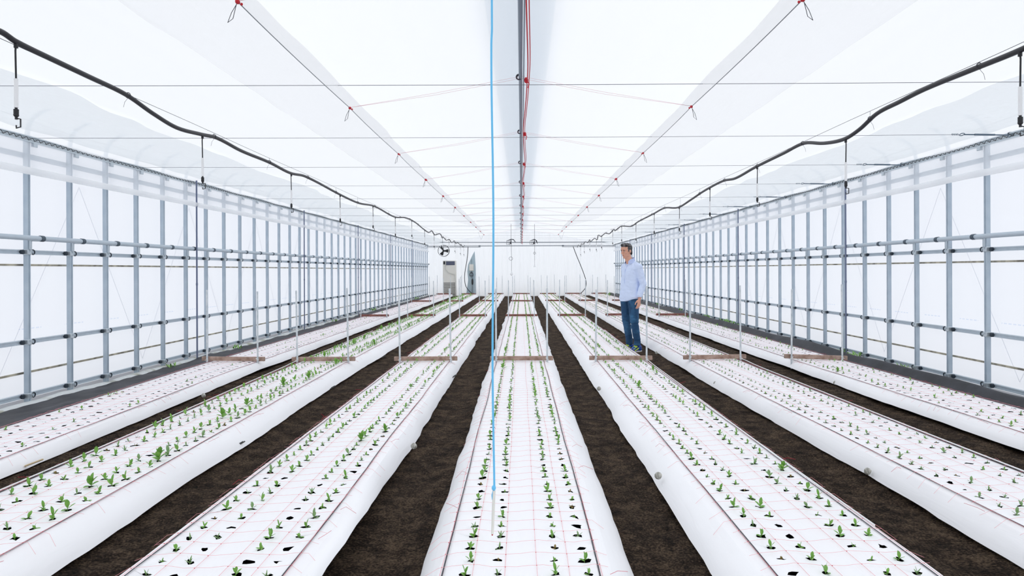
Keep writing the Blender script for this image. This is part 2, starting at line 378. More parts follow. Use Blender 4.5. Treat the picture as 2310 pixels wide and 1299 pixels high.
# posts
def post_parts(s):
    root = bpy.data.objects.new('wall_post', None); C.objects.link(root)
    prof = [(-.022, -.022), (.022, -.022), (.022, -.008), (.012, -.005), (.012, .002), (.022, .005), (.022, .018), (.018, .022), (-.022, .022)]
    g = MB().prism(prof, (0, 0, -.02), (0, 0, 2.70), (-s, 0, 0), (0, 1, 0))
    g.tube([(0, 0, 2.68), (-s * .02, 0, 2.80), (-s * .07, 0, 2.88), (-s * .16, 0, 2.935), (-s * .24, 0, 2.96)], [.022, .022, .021, .018, .010], 8)
    g.build('upright', M_post, root, smooth=False)
    for zz in (1.543, .650, .118):
        g = MB().box((0, 0, zz), (.060, .060, .056), 0, bev=.006)
        g.box((s * .012, -.055, zz), (.040, .034, .044), 1, bev=.008)
        g.torus((-s * .020, .054, zz), .023, .0065, (1, 0, 0), 12, 5, 1)
        g.box((-s * .036, .004, zz + .012), (.012, .022, .012), 0)
        g.build('clamp', [M_clamp, M_dark], root)
    g = MB().box((-s * .03, 0, 1.615), (.03, .022, .10), 0, bev=.004)
    g.box((-s * .05, .045, 1.658), (.05, .09, .016), 0, bev=.004)
    b = g.build('pipe_bracket', M_clamp, root)
    g = MB().tube([(s * -.065, .085, 1.68), (s * -.065, .135, 1.68)], .031, 12); g.build('collar', M_collar, b)
    return root
for side, s, z0 in (('left', -1, 6.77), ('right', 1, 7.18)):
    proto = None; k = 0; y = z0
    while y < YB - .2:
        if proto is None: proto = o = post_parts(s)
        else: o = copy_tree(proto)
        o.location = (s * 4.90, y, 0)
        if k < 24: lb = 'grey steel wall post, %s from the front on the %s wall' % (ORD[k], side) if k else 'nearest grey steel wall post of the %s wall' % side
        else: lb = 'grey steel post in the crowded far end of the %s wall' % side
        tag(o, lb, 'post', ('steel posts of the %s wall' % side) if k < 24 else ('far steel posts of the %s wall' % side))
        y += .64; k += 1
    for i, zz in enumerate((10.1, 15.1, 20.1, 25.1, 30.1)):
        g = MB().tube([(s * 4.80, zz, -.01), (s * 4.80, zz, ZE + .03)], .0125, 8)
        g.tube([(s * 4.80, zz, 1.14), (s * 4.80, zz, 1.17)], .016, 8)
        tag(g.build('eave_pole', mat('pole_steel', (112, 122, 148), .45, .2) if i == 0 and s < 0 else bpy.data.materials['pole_steel'], org=(s * 4.80, zz, 0)),
            'slim darker pole from ground to eave, %s from front on the %s side' % (ORD[i], side), 'pole', 'slim eave poles, %s side' % side)

# ------------------------------------------------------------------ beds
mesh_l = []
for b in range(7):
    nm, ctr, fl, fr, share, size = BEDS[b]
    rnd = random.Random(100 + b)
    # soil mound
    g = MB(); n = 120
    def mf(u, v):
        y = BY0 + .03 + (BY1 - BY0 - .06) * u; c = cx(b, y)
        xs = [-HALF + .0, -HALF + .0, -HALF + .04, 0, HALF - .04, HALF - .0, HALF - .0]; zs = [-.03, TOP - .04, TOP - .014, TOP - .012, TOP - .014, TOP - .04, -.03]
        i = int(round(v * 6)); return (c + xs[i], y, zs[i])
    g.grid(mf, n, 6); m0 = len(g.v)
    g.add([mf(1, i / 6) for i in range(7)], [tuple(range(7))]); g.add([mf(0, i / 6) for i in range(7)], [tuple(range(6, -1, -1))])
    bed = tag(g.build('planting_bed', M_mound, org=(ctr[1], 18, 0), smooth=False),
              'raised planting bed under white mulch film, %s' % nm, 'planting bed', 'raised planting beds')
    # mulch film with real openings
    g = MB(); ny = int((BY1 - BY0) / PITCH)
    ED = EDGE[b]; xcol = [-HALF - ED] + [(-2.5 + i) * PITCH for i in range(6)] + [HALF + ED]
    vid = {}
    def V(ix, iy):
        if (ix, iy) not in vid:
            y = BY0 + iy * PITCH; x = xcol[ix] + cx(b, y)
            edge = ix in (0, 7)
            z = TOP - (.016 if edge else 0) + .003 * nz(x * 8, y * 3)
            if edge: x += .006 * nz(y * 2, b + ix)
            vid[(ix, iy)] = len(g.v); g.v.append((x, y, z))
        return vid[(ix, iy)]
    holes = []
    for iy in range(ny):
        for ix in range(7):
            q = [V(ix, iy), V(ix + 1, iy), V(ix + 1, iy + 1), V(ix, iy + 1)]
            if ix - 1 in HOLECOL:
                yc = BY0 + (iy + .5) * PITCH + rnd.uniform(-.008, .008); off = {1: .03, 2: .024, 4: -.002, 5: -.01}[ix]
                xc = xcol[ix] + PITCH / 2 + cx(b, yc) + off * .6 + rnd.uniform(-.007, .007)
                rx = rnd.uniform(.015, .026) * (1.0 if b != 5 else .9); ry = rnd.uniform(.012, .024)
                ring = []
                sk = rnd.uniform(-.5, .5)
                for j in range(8):
                    a = PI * (j + .5) / 4 - PI; rr = rnd.uniform(.55, 1.25)
                    px_, py_ = math.cos(a) * rx * rr, math.sin(a) * ry * rr
                    ring.append(len(g.v)); g.v.append((xc + px_ + sk * py_, yc + py_, TOP + .001 + rnd.uniform(0, .006)))
                holes.append((xc, yc, rx))
                # ring index 0..7 counterclockwise from angle -157.5 deg; corners at -135, -45, 45, 135
                for ci in range(4):
                    a, b_ = ring[ci * 2], ring[ci * 2 + 1]; c_ = ring[(ci * 2 + 2) % 8]
                    g.f.append((q[ci], b_, a)); g.m.append(0)
                    g.f.append((q[ci], q[(ci + 1) % 4], c_, b_)); g.m.append(0)
            else:
                g.f.append(tuple(q)); g.m.append(0)
    # skirts, each a few rows down to a wavering edge
    for s, ix, foot, fz in ((-1, 0, fl, FOOTZ[b][0]), (1, 7, fr, FOOTZ[b][1])):
        prev = [V(ix, iy) for iy in range(ny + 1)]
        for r, (t, zt) in enumerate(((.22, .90), (.50, .62), (.78, .30), (1.0, 0))):
            zt = fz + (TOP - .022 - fz) * zt
            row = []
            for iy in range(ny + 1):
                y = BY0 + iy * PITCH
                x0 = HALF + ED; w_ = .028 * nz(y * .8, b * 7 + s) + .012 * nz(y * 3, b + s * 3)
                lift = 0.01 * max(0, nz(y * .6, b * 3 + s * 9)) + (.05 * math.exp(-((y - 3.1) / .9) ** 2) if (b == 2 and s > 0) else 0)
                x = cx(b, y) + s * (x0 + (foot + .01 - x0) * t + w_ * t + .006 * nz(y * 5, r, b))
                row.append(len(g.v)); g.v.append((x, y, zt - .01 * (t == 1) + lift * t * 1.6 + .004 * nz(y * 6, r * 2.2)))
            for iy in range(ny):
                f = (prev[iy], row[iy], row[iy + 1], prev[iy + 1])
                g.f.append(f if s < 0 else f[::-1]); g.m.append(0)
            prev = row
    # face winding: make the top look up
    me = g.mesh('mulch_film', M_mulch, True, (ctr[1], 18, 0))
    up = [p for p in me.polygons]
    flip = []
    me.calc_loop_triangles() if False else None
    import bmesh
    bm = bmesh.new(); bm.from_mesh(me); bm.normal_update()
    cxm = ctr[1]
    for f in bm.faces:
        c = f.calc_center_median(); nrm = f.normal
        if nrm.z < -.02 or (abs(nrm.z) <= .02 and nrm.x * c.x < 0): f.normal_flip()
    # skirts: outward
    for f in bm.faces:
        c = f.calc_center_median()
        if c.z < TOP - .02:
            outward = 1 if (c.x + ctr[1] - cx(b, c.y + 18)) > 0 else -1
            if f.normal.x * outward < 0: f.normal_flip()
    bm.to_mesh(me); bm.free()
    fo = bpy.data.objects.new('mulch_film', me); C.objects.link(fo); fo.parent = bed
    fo['label'] = 'glossy white plastic mulch film with planting holes'
    mesh_l.append(holes)
    # flower net: six long strands, wavy cross strands with loose tails, knots near the camera
    g = MB(); off = -.018 if b == 3 else 0.0
    for i in range(6):
        pts = []; y = BY0
        while y < BY1:
            amp = .006 + (.008 if i in (0, 5) else 0)
            pts.append((cx(b, y) + off + (-2.5 + i) * (PITCH + .002) + amp * nz(y * 1.1, i, b), y, TOP + .008 + .003 * nz(y * 4, i))); y += PITCH * (1 if y < 12 else 2)
        g.tube(pts, .0009 if i not in (0, 5) else .0012, 3, 0, False)
    for iy in range(ny):
        y = BY0 + iy * PITCH; near = y < 13
        ph = rnd.uniform(-1, 1) * .35; pts = []
        tl, tr = rnd.uniform(.02, .10), rnd.uniform(.02, .10); ns = 14 if near else 5
        for j in range(ns + 1):
            t = j / ns; x = -2.5 * PITCH - tl + t * (5 * PITCH + tl + tr)
            wv = .013 * math.sin((x / PITCH) * PI * .9 + ph) + .014 * nz(x * 9, y * 3)
            zz = TOP + .008 + .003 * abs(math.sin(x / PITCH * PI))
            out = abs(x) - 2.5 * PITCH
            if out > 0: zz = TOP + .006 + rnd.uniform(0, .008) - max(0, out - .035) * .8; wv -= out * rnd.uniform(.1, .5)
            pts.append((cx(b, y) + off + x, y + wv, zz))
        g.tube(pts, .0007 if y < 7 else (.0005 if y < 13 else .0004), 3, 0, False)
        if y < 9.5:
            for i in range(6):
                x = (-2.5 + i) * (PITCH + .002); wv = .013 * math.sin((x / PITCH) * PI * .9 + ph) + .014 * nz(x * 9, y * 3)
                g.ell((cx(b, y) + off + x + .006 * nz(y * 1.1, i, b), y + wv, TOP + .009), (.0024, .0028, .002), 1, nu=5, nv=3)
    # a few loose red ends standing beyond the edge
    for _ in range(18):
        y = rnd.uniform(2.6, 14); s = rnd.choice((-1, 1)); x = cx(b, y) + s * (HALF + .02); a = rnd.uniform(-1, 1)
        g.tube([(x, y, TOP - .005), (x + s * .03, y + .02 * a, TOP + .01), (x + s * rnd.uniform(.05, .09), y + .05 * a, TOP + rnd.uniform(-.03, .035))], .0010, 3, 1, False)
    tag(g.build('flower_net', [M_net, M_knot], org=(ctr[1], 18, TOP)), 'pink-red plant support net stretched over the %s' % nm, 'net', 'support nets on the beds')
    for s, wd in ((-1, 'left'), (1, 'right')):
        pts = []; y = BY0
        while y < BY1:
            pts.append((cx(b, y) + off + s * (HALF - .004) + .010 * nz(y * .7, b, s * 5) + .004 * nz(y * 3, b), y, TOP + .0045)); y += .2
        g = MB().tube(pts, .0033, 6, 0, True, .5)
        tag(g.build('drip_tape', M_tape, org=(cx(b, 18) + s * HALF, 18, TOP)), 'black drip tape along the %s edge of the %s' % (wd, SHORT[b]), 'drip tape', 'drip tapes on the beds')
# white edge cords pulled to the stakes
for b, s, wd in ((4, 1, 'right'), (5, 1, 'right'), (1, -1, 'left')):
    pts = [(cx(b, y) + s * (HALF + .012 + .012 * math.sin(y)), y, TOP + .012 + .02 * math.exp(-abs(y - 9.0) * 3)) for y in [3.2 + .3 * i for i in range(36)]]
    tag(MB().tube(pts, .0045, 5).build('edge_cord', M_white, org=(pts[16][0], 8, TOP)), 'white cord stretched along the %s edge of the %s' % (wd, SHORT[b]), 'cord')

# ------------------------------------------------------------------ seedlings
def leaf(g, base, yaw, tilt, L, W, m=0, curl=.3):
    n = 5; R = Matrix.Rotation(yaw, 3, 'Z'); vs = []
    for i in range(n + 1):
        t = i / n; a = tilt - curl * t; wd = W * (math.sin(PI * min(1, (t * .93 + .04)) ** .85)) ** .8 if i < n else 0.0006
        x = math.cos(tilt - curl * t * .5) * L * t; z = math.sin(tilt - curl * t * .5) * L * t
        for k, s in enumerate((-1, 0, 1)):
            vs.append(Vector(base) + R @ Vector((x, s * wd / 2, z + (abs(s) * wd * .18))))
    fs = []
    for i in range(n):
        for k in range(2): a = i * 3 + k; fs.append((a, a + 1, a + 4, a + 3))
    g.add(vs, fs, m)
def seedling_mesh(kind, rnd):
    lf, st = MB(), MB()
    if kind == 'big': n, L, H = 8, .046, .030
    elif kind == 'tall': n, L, H = 4, .030, .018
    elif kind == 'mid': n, L, H = 4, .024, .012
    elif kind == 'spiky': n, L, H = 5, .026, .008
    else: n, L, H = 3, .017, .006
    st.tube([(0, 0, -.012), (.001, 0, H * .5), (0, .001, H)], [.0017, .0014, .0010], 5)
    a0 = rnd.uniform(0, 6)
    for i in range(n):
        t = i / max(1, n - 1); a = a0 + i * 2.2 + rnd.uniform(-.3, .3)
        leaf(lf, (0, 0, H * (.25 + .72 * t)), a, .30 + 1.15 * t + rnd.uniform(-.1, .1), L * rnd.uniform(.8, 1.1), L * (.50 if kind != 'spiky' else .24), 0, .25)
    return lf, st
rnd = random.Random(5); protos = []
for kind, mt in (('big', M_grn), ('tall', M_grn), ('mid', M_grn), ('mid', M_grn), ('spiky', M_grn2), ('small', M_grn), ('tiny', M_red2), ('tall', M_grn2)):
    lf, st = seedling_mesh(kind, rnd)
    protos.append((kind, lf.mesh('foliage', mt), st.mesh('stem', M_stem), lf, mt))
ROWW = ['outer left row', 'inner left row', 'inner right row', 'outer right row']
plants = []
for b in range(7):
    rnd = random.Random(50 + b); share, size = BEDS[b][4], BEDS[b][5]
    for i, (x, y, r) in enumerate(mesh_l[b]):
        if rnd.random() > share * (1 if y < 12 or b not in (0,) else .6): continue
        clump = .5 + .5 * nz(x * 2 + b * 5, y * .9)
        u = rnd.random()
        if u < .012 or (b == 1 and u < .05): k = 0
        elif u < .22 + .2 * clump: k = 1
        elif u < .62: k = rnd.choice((2, 3))
        elif u < .76: k = 4
        elif u < .88: k = 5
        elif u < .95: k = 6
        else: k = 7
        if b == 5: k = rnd.choice((4, 4, 7, 2, 6))
        sz = size * rnd.uniform(.88, 1.25)
        px = 1176 + F * x / y; py = 609.5 + F * (CAMH - TOP) / y
        vis = -10 < px < 2320 and py < 1320
        plants.append((y, x, b, i % 4, k, sz, rnd.uniform(0, 6.28), vis))
plants.sort()
near = [p for p in plants if p[7]][:300]; ns_ = set(id(p) for p in near)
SIZEW = {'big': 'large leafy green seedling', 'tall': 'upright green seedling', 'mid': 'short green seedling', 'spiky': 'spiky pale-green seedling', 'small': 'small green seedling', 'tiny': 'tiny reddish-green seedling'}
cnt = {}
for p in near:
    y, x, b, r, k, sz, rz, vis = p; kind, fm, sm, _, mt = protos[k]
    key = (b, r); cnt[key] = cnt.get(key, 0) + 1
    o = bpy.data.objects.new('seedling', fm); C.objects.link(o); o.location = (x, y, TOP - .004); o.rotation_euler = (rnd.uniform(-.12, .12), rnd.uniform(-.12, .12), rz); o.scale = (sz,) * 3
    s_ = bpy.data.objects.new('stem', sm); C.objects.link(s_); s_.parent = o
    wl = SIZEW[kind] if not (kind == 'tall' and mt is M_grn2) else 'upright pale-green seedling'
    tag(o, '%s, %s, %s, %s from front' % (wl, SHORT[b], ROWW[r], ORD[cnt[key] - 1]), 'seedling', 'nearest seedlings in the beds')
g = MB(); mi = {id(M_grn): 0, id(M_grn2): 1, id(M_red2): 2}
for p in plants:
    if id(p) in ns_ or not p[7]: continue
    y, x, b, r, k, sz, rz, vis = p; lf = protos[k][3]; R = Matrix.Rotation(rz, 3, 'Z')
    o = Vector((x, y, TOP - .002))
    g.add([o + R @ (Vector(v) * sz) for v in lf.v], lf.f, mi[id(protos[k][4])])
tag(g.build('seedlings', [M_grn, M_grn2, M_red2], org=(0, 18, TOP)), 'rows of small green seedlings farther down all the beds', 'seedlings', kind='stuff')

# ------------------------------------------------------------------ boards and stakes
BX = [-3.866, -2.64, -1.278, 0, 1.321, 2.588, 3.92]
rows = [(9.10, 'nearest row'), (17.9, 'second row'), (26.4, 'third row'), (34.4, 'farthest row')]
rnd = random.Random(11)
for ri, (yy, rw) in enumerate(rows):
    for b in range(7):
        x0 = BX[b] if ri == 0 else cx(b, yy); L = .84 if ri == 0 else rnd.uniform(.76, .84)
        tilt = {0: (.012, .0, .0, .0, .002, -.012, .035)}.get(ri, (rnd.uniform(-.01, .01),) * 7)[b]
        yb = yy + (.06 if b in (0, 5) and ri == 0 else 0) + (rnd.uniform(-.1, .1) if ri else 0)
        R = Matrix.Rotation(tilt, 3, 'Y') @ Matrix.Rotation(rnd.uniform(-.015, .015), 3, 'Z')
        g = MB().box((x0, yb, TOP + .041), (L, .034, .056), 0, R, .003)
        o = tag(g.build('wooden_board', M_wood if ri == 0 else M_wood2, org=(x0, yb, TOP + .015)),
                '%s wooden board across the %s, %s of boards' % ('weathered' if ri == 0 else 'reddish', SHORT[b], rw), 'board', 'boards across the beds, ' + rw)
        for s, wd in ((-1, 'left'), (1, 'right')):
            if ri == 0 and b == 6 and s > 0: pass
            hx = x0 + s * .338 + rnd.uniform(-.008, .008) * (ri > 0); top = 1.09 + rnd.uniform(-.03, .05); lean = rnd.uniform(-.015, .012)
            ys = yb - .036
            g = MB().tube([(hx, ys, .02), (hx + lean * .5, ys, .6), (hx + lean, ys, top)], .0122, 8)
            st = tag(g.build('stake', M_stake, org=(hx, ys, .02)), 'pale stake, %s end of %s board, %s' % (wd, SHORT[b], rw), 'stake', 'net stakes, ' + rw)
            if ri < 2:
                g = MB()
                for q in range(3): g.torus((0, 0, TOP + .018 + q * .016 - .02), .0145, .003, (.25 * (q - 1), .2, 1), 10, 4)
                g.tube([(s * -.004, -.014, TOP + .01), (s * -.02, -.016, TOP + .035), (s * .022, -.018, TOP + .006)], .003, 4)
                g.build('string_tie', M_white, st)

# ------------------------------------------------------------------ overhead: cross wires, ridge pipe, cords
WZ = [2.93 + 1.92 * i for i in range(18)]
wires = []
for i, zz in enumerate(WZ):
    if i == 0 or zz > YB - .3: continue
    dz = .006 * (i % 3) - .004
    pts = [(x, zz, ZE + .012 - .012 * (1 - (x / 4.85) ** 2) + dz * 0) for x in [-4.83, -3, -1.2, 0, 1.2, 3, 4.28]]
    g = MB().tube(pts, .0020 if i < 6 else .0026, 4)
    wr = tag(g.build('cross_wire', M_cwire, org=(0, zz, ZE)), 'thin steel wire across the house under the roof, %s from front' % ORD[i - 1], 'wire', 'cross wires under the roof')
    if i < 12:
        g = MB().tube([(4.40, 0, .011), (4.84, 0, .004)], .007, 6); g.tube([(4.50, 0, .010), (4.70, 0, .007)], .0105, 6)
        g.torus((4.375, 0, .012), .022, .005, (0, .4, 1), 10, 4)
        for q in range(4): g.torus((4.28 + .018 * q, 0, .012), .008, .003, (1, 0, .3), 8, 4)
        g.torus((4.85, 0, .01), .026, .005, (1, .2, 0), 10, 4)
        g.build('turnbuckle', mat('turnbuckle', (104, 120, 134), .4, .4) if i == 1 else bpy.data.materials['turnbuckle'], wr)
ZR = 2.712
g = MB().tube([(0, y, ZR + .006 * nz(y, 8)) for y in [1 + .5 * k for k in range(69)]], .0135, 8)
g.tube([(.022, y, ZR - .004 + .006 * nz(y * .8, 2)) for y in [1 + .5 * k for k in range(69)]], .005, 5)
rp = tag(g.build('ridge_pipe', mat('ridge_steel', (122, 136, 152), .4, .3), org=(0, 18, ZR)), 'slim bluish-grey pipe hung lengthwise under the roof peak', 'pipe')
for i, zz in enumerate(WZ[:-1]):
    g = MB()
    for q in range(3): g.torus((-.012, zz - 18 + .006 * q, .004), .020 - .003 * q, .0035, (.1, 1, .15 * q), 12, 4)
    g.build('wire_coil', M_dwire, rp)
pts = []
for k in range(230):
    y = 1 + k * .15; ph = ((y - 2.93) / 1.92) % 1.0
    pts.append((.036 + .012 * math.sin(y * 1.7), y, ZR - .02 - .05 * math.sin(PI * ph)))
pts2 = [(p[0] + .014, p[1], p[2] + .018) for p in pts]
g = MB().tube(pts, .0042, 5); g.tube(pts2, .0032, 5)
rc = tag(g.build('red_cord', M_red, org=(.04, 18, ZR)), 'red cord looping lengthwise beside the ridge pipe', 'cord')
for zz in WZ[1:-1]:
    g = MB().ell((.0, zz - 18, -.02), (.016, .02, .022), nu=8, nv=5)
    g.tube([(0, zz - 18, -.02), (.02, zz - 18 - .01, -.045), (.012, zz - 18, -.075)], .004, 4)
    g.build('knot', M_red, rc)
KX, KZ = 1.213, 2.50
Zk = [z for z in WZ if z < 22.5]
for side, s in (('left', -1), ('right', 1)):
    pts = []
    for i in range(len(Zk) - 1):
        for j in range(8):
            t = j / 8; y = Zk[i] + 1.92 * t; sg = 4 * t * (1 - t)
            pts.append((s * (KX + (.045 * sg)), y, KZ + .035 * sg))
    pts.append((s * KX, Zk[-1], KZ)); pts.append((s * (KX + .06), Zk[-1] + .3, KZ - .05)); pts.append((s * (KX + .14), Zk[-1] + .9, KZ - .12)); pts.append((s * (KX + .30), Zk[-1] + 1.8, KZ + .2)); 
    g = MB().tube(pts, .0024, 5)
    ec = tag(g.build('hem_cord', M_wire, org=(s * KX, 12, KZ)), 'thin hem cord of the drawn roof curtain, %s side, tied with red knots' % side, 'cord')
    for i, zz in enumerate(Zk):
        sc_ = .72 if i < 3 else 1.0
        g = MB().ell((0, zz - 12, 0), (.015 * sc_, .018 * sc_, .014 * sc_), nu=8, nv=6); g.ell((s * -.012, zz - 12 + .012, -.006), .009 * sc_, nu=6, nv=4)
        kn = g.build('knot', M_red, ec)
        if i < 6:
            g = MB().tube([(s * .005, zz - 12, -.01), (s * .012, zz - 12 - .02, -.08), (s * .03, zz - 12 - .03, -.10), (s * .022, zz - 12 - .01, -.05), (s * .004, zz - 12, -.01)], .0016, 4)
            g.build('string_end', M_dwire, kn)
        g = MB()
        for q in (-.006, .008):
            a = Vector((s * KX, zz, KZ + .004)); e = Vector((0, zz, ZR + q))
            g.tube([a, a.lerp(e, .5) + Vector((0, 0, -.012 + q * .5)), e], .0011, 3)
        tag(g.build('tie_string', M_pink, org=(s * KX / 2, zz, 2.6)), 'pale pink string pair from ridge pipe to %s hem cord, %s from front' % (side, ORD[i]), 'string', 'strings tying the %s roof curtain' % side)
    # drawn-back film curtain between the hem cord and the roof
    def cf(u, v):
        y = 1.2 + 21.5 * u; x = KX + (2.56 - KX) * v; ph = ((y - 2.93) / 1.92) % 1.0; sg = 4 * ph * (1 - ph)
        z = KZ + .19 * min(1, v * 12) + (2.88 - KZ) * v + .035 * sg * (1 - v) + .02 * nz(y * 1.6, v * 3, s) * (1 if 0 < v else 0) + .03 * nz(y * .5, v) * v * 0
        return (s * (x + .045 * sg * (1 - v)), y, min(z, zc(x) - .02))
    tag(MB().grid(cf, 180, 12).build('roof_curtain', M_curt, org=(s * 1.8, 12, 2.8)), 'sheer film curtain strip sloping up to the roof, %s of the ridge' % side, 'curtain')
    # heavier film flap above the eave
    def ff(u, v):
        y = .6 + (YB - 1) * u; x = 3.85 + .82 * v
        z = zc(x) - .025 - .035 * math.sin(PI * v) * (1 + .35 * nz(y * .6, s * 3)) + .02 * nz(y * 1.8, v * 4, s)
        return (s * (x + (.16 * nz(y * .45, 2, s) + .05 * nz(y * 1.7, 4, s)) * (1 - .6 * v)), y, z)
    fl_ = tag(MB().grid(ff, 200, 12).build('eave_flap', M_flap, org=(s * 4.3, 18, 2.75)), 'greyish folded film bulging above the %s eave' % side, 'film')
    pts = [(s * (4.62 + .03 * nz(y * .6, 7)), y, 2.765 + .012 * nz(y * .8, 3) + .008 * math.sin(y * 3.3)) for y in [1 + .3 * i for i in range(115)]]
    g = MB().tube(pts, .003, 4)
    cd = tag(g.build('flap_cord', M_dwire, org=(s * 4.6, 18, 2.76)), 'thin twisted cord along the film fold above the %s eave' % side, 'cord')

# ------------------------------------------------------------------ irrigation hoses with hanging sprinklers
HX = 2.79
Lp = [(5, 72), (38, 94), (120, 134), (200, 172), (285, 213), (345, 255), (400, 288), (455, 303), (490, 311), (545, 340), (608, 366), (655, 390), (690, 398), (770, 440), (810, 458), (845, 465), (890, 489), (915, 491), (935, 500), (955, 516)]
Rp = [(2310, 110), (2200, 155), (2090, 200), (2030, 230), (1980, 256), (1940, 292), (1905, 314), (1860, 323), (1815, 323), (1770, 345), (1705, 377), (1660, 402), (1632, 408), (1590, 430), (1560, 450), (1530, 468), (1500, 469), (1475, 482), (1440, 500), (1425, 510)]
for side, s, pp, drops in (('left', -1, Lp, (38, 458, 658, 768, 842)), ('right', 1, Rp, (2303, 1909, 1709, 1602, 1533))):
    ctrl = []
    for px, py in pp:
        Z = F * HX / abs(px - 1176); py_ = py - .004 * (1155 - px) * -1 * 0 - (.004 * (1176 - px))
        ctrl.append(Vector((s * HX, Z, CAMH + (609.5 - py_) / F * Z)))
    y = ctrl[-1].y; last = y; k = 0; rr = random.Random(3 + (s > 0))
    while y < 33.5:
        y += .9; k += 1; ctrl.append(Vector((s * (HX + rr.uniform(-.05, .05)), y, 2.53 + (-.055 if k % 2 else .05) * rr.uniform(.4, 1.2))))
    ctrl.insert(0, Vector((s * HX, 1.2, 2.59)))
    # catmull-rom
    pts = []
    for i in range(len(ctrl) - 1):
        p0, p1, p2, p3 = ctrl[max(0, i - 1)], ctrl[i], ctrl[i + 1], ctrl[min(len(ctrl) - 1, i + 2)]
        for j in range(6):
            t = j / 6; a = (p2.y - p1.y)
            m1 = (p2 - p0) * (a / max(1e-6, p2.y - p0.y)); m2 = (p3 - p1) * (a / max(1e-6, p3.y - p1.y))
            pts.append(p1 * (2 * t ** 3 - 3 * t * t + 1) + m1 * (t ** 3 - 2 * t * t + t) + p2 * (-2 * t ** 3 + 3 * t * t) + m2 * (t ** 3 - t * t))
    pts.append(ctrl[-1])
    hz = tag(MB().tube(pts, .0165, 10).build('irrigation_hose', M_hose, org=(s * HX, 12, 2.55)), 'thick wavy black water hose hung along the %s side of the roof' % side, 'hose')
    def at(y):
        for i in range(len(pts) - 1):
            if pts[i].y <= y <= pts[i + 1].y: return pts[i].lerp(pts[i + 1], (y - pts[i].y) / max(1e-6, pts[i + 1].y - pts[i].y))
        return pts[-1]
    wp = [(s * HX, 1 + .6 * i, 2.60 + .003 * math.sin(i)) for i in range(55)]
    tag(MB().tube(wp, .0018, 4).build('support_wire', M_dwire, org=(s * HX, 12, 2.6)), 'straight thin wire carrying the black hose on the %s side' % side, 'wire')
    for i in range(18):
        yt = 4.85 + 1.36 * i if s < 0 else 4.15 + 1.3 * i
        if yt > 26: break
        p = at(yt)
        g = MB().torus((0, yt - 12, p.z - 2.55 + .004), .019, .003, (0, 1, .1), 10, 4)
        g.tube([(0, yt - 12, p.z - 2.55 + .02), (0, yt - 12, .05)], .0015, 3)
        g.tube([(0, yt - 12, p.z - 2.55 - .015), (s * .012, yt - 12 - .02, p.z - 2.55 - .05), (s * .02, yt - 12 - .02, p.z - 2.55 - .085)], .0013, 3)
        g.build('wire_tie', M_dwire, hz)
    yd = [F * HX / abs(px - 1176) for px in drops]
    while yd[-1] < 32: yd.append(yd[-1] + 2.28)
    for i, yy in enumerate(yd):
        p = at(yy); t = empty('sprinkler', (p.x, yy, p.z), '%s sprinkler dropper with white weight on the %s black hose' % ('nearest' if i == 0 else ORD[i] + ' hanging', side), 'sprinkler', 'hanging sprinklers on the %s hose' % side)
        g = MB().tube([(0, 0, -.012), (.003 * s, 0, -.05), (0, 0, -.215)], .0052, 6); g.tube([(0, 0, -.012), (0, 0, -.035)], .011, 8); g.build('drop_tube', M_black, t)
        MB().tube([(0, 0, -.205), (0, 0, -.365)], .0105, 8).build('weight_sleeve', M_white, t)
        g = MB().tube([(0, 0, -.358), (0, 0, -.372), (0, 0, -.374), (0, 0, -.398), (0, 0, -.40), (0, 0, -.43)], [.007, .007, .013, .013, .007, .007], 8)
        g.ell((0, 0, -.405), .014, nu=8, nv=6)
        g.tube([(.004, 0, -.425), (.024, 0, -.428), (.024, 0, -.472), (0, 0, -.478), (0, 0, -.462)], .0042, 5)
        g.build('nozzle', M_black, t)

# ------------------------------------------------------------------ blue rope and its stick
rz_ = 2.86; x0 = X_(1112, rz_)
pts = [(x0 + .003 * math.sin(z * 5), rz_ + .002 * math.sin(z * 7), z) for z in [Z_(1100, rz_) + i * .06 for i in range(33)]]
pts[-1] = (x0, rz_, zc(x0) - .03 if False else pts[-1][2])
while pts[-1][2] < ZR: pts.append((x0, rz_, pts[-1][2] + .06))
g = MB().tube(pts, .0046, 7)
br = tag(g.build('blue_rope', M_blue, org=(x0, rz_, pts[0][2])), 'bright sky-blue rope hanging straight down above the centre bed', 'rope')
g = MB().ell((0, 0, 0), (.009, .008, .012), nu=10, nv=6); g.tube([(0, 0, 0), (-.008, -.003, -.03), (-.006, 0, -.05)], .002, 4); g.build('knot', M_blue, br)
g = MB().tube([(x0 + .001, rz_, Z_(1106, rz_)), (x0 - .006, rz_ - .004, Z_(1203, rz_))], [.0065, .0058], 8)
o = tag(g.build('hanging_stick', mat('ivory_plastic', (236, 236, 228), .4), org=(x0, rz_, Z_(1106, rz_))), 'thin ivory stick hanging from the end of the blue rope', 'stick')
MB().ell((-.007, -.004, Z_(1205, rz_) - Z_(1106, rz_)), .0035, nu=6, nv=5).build('tip', M_red, o)['label'] = 'small red tip'
# the wire the rope is tied to, just above the picture
g = MB().tube([(-4.83, rz_, ZE + .02), (0, rz_, ZE + .05), (4.83, rz_, ZE + .02)], .003, 4)
tag(g.build('cross_wire', M_cwire, org=(0, rz_, ZE)), 'steel wire under the roof that carries the blue rope', 'wire')

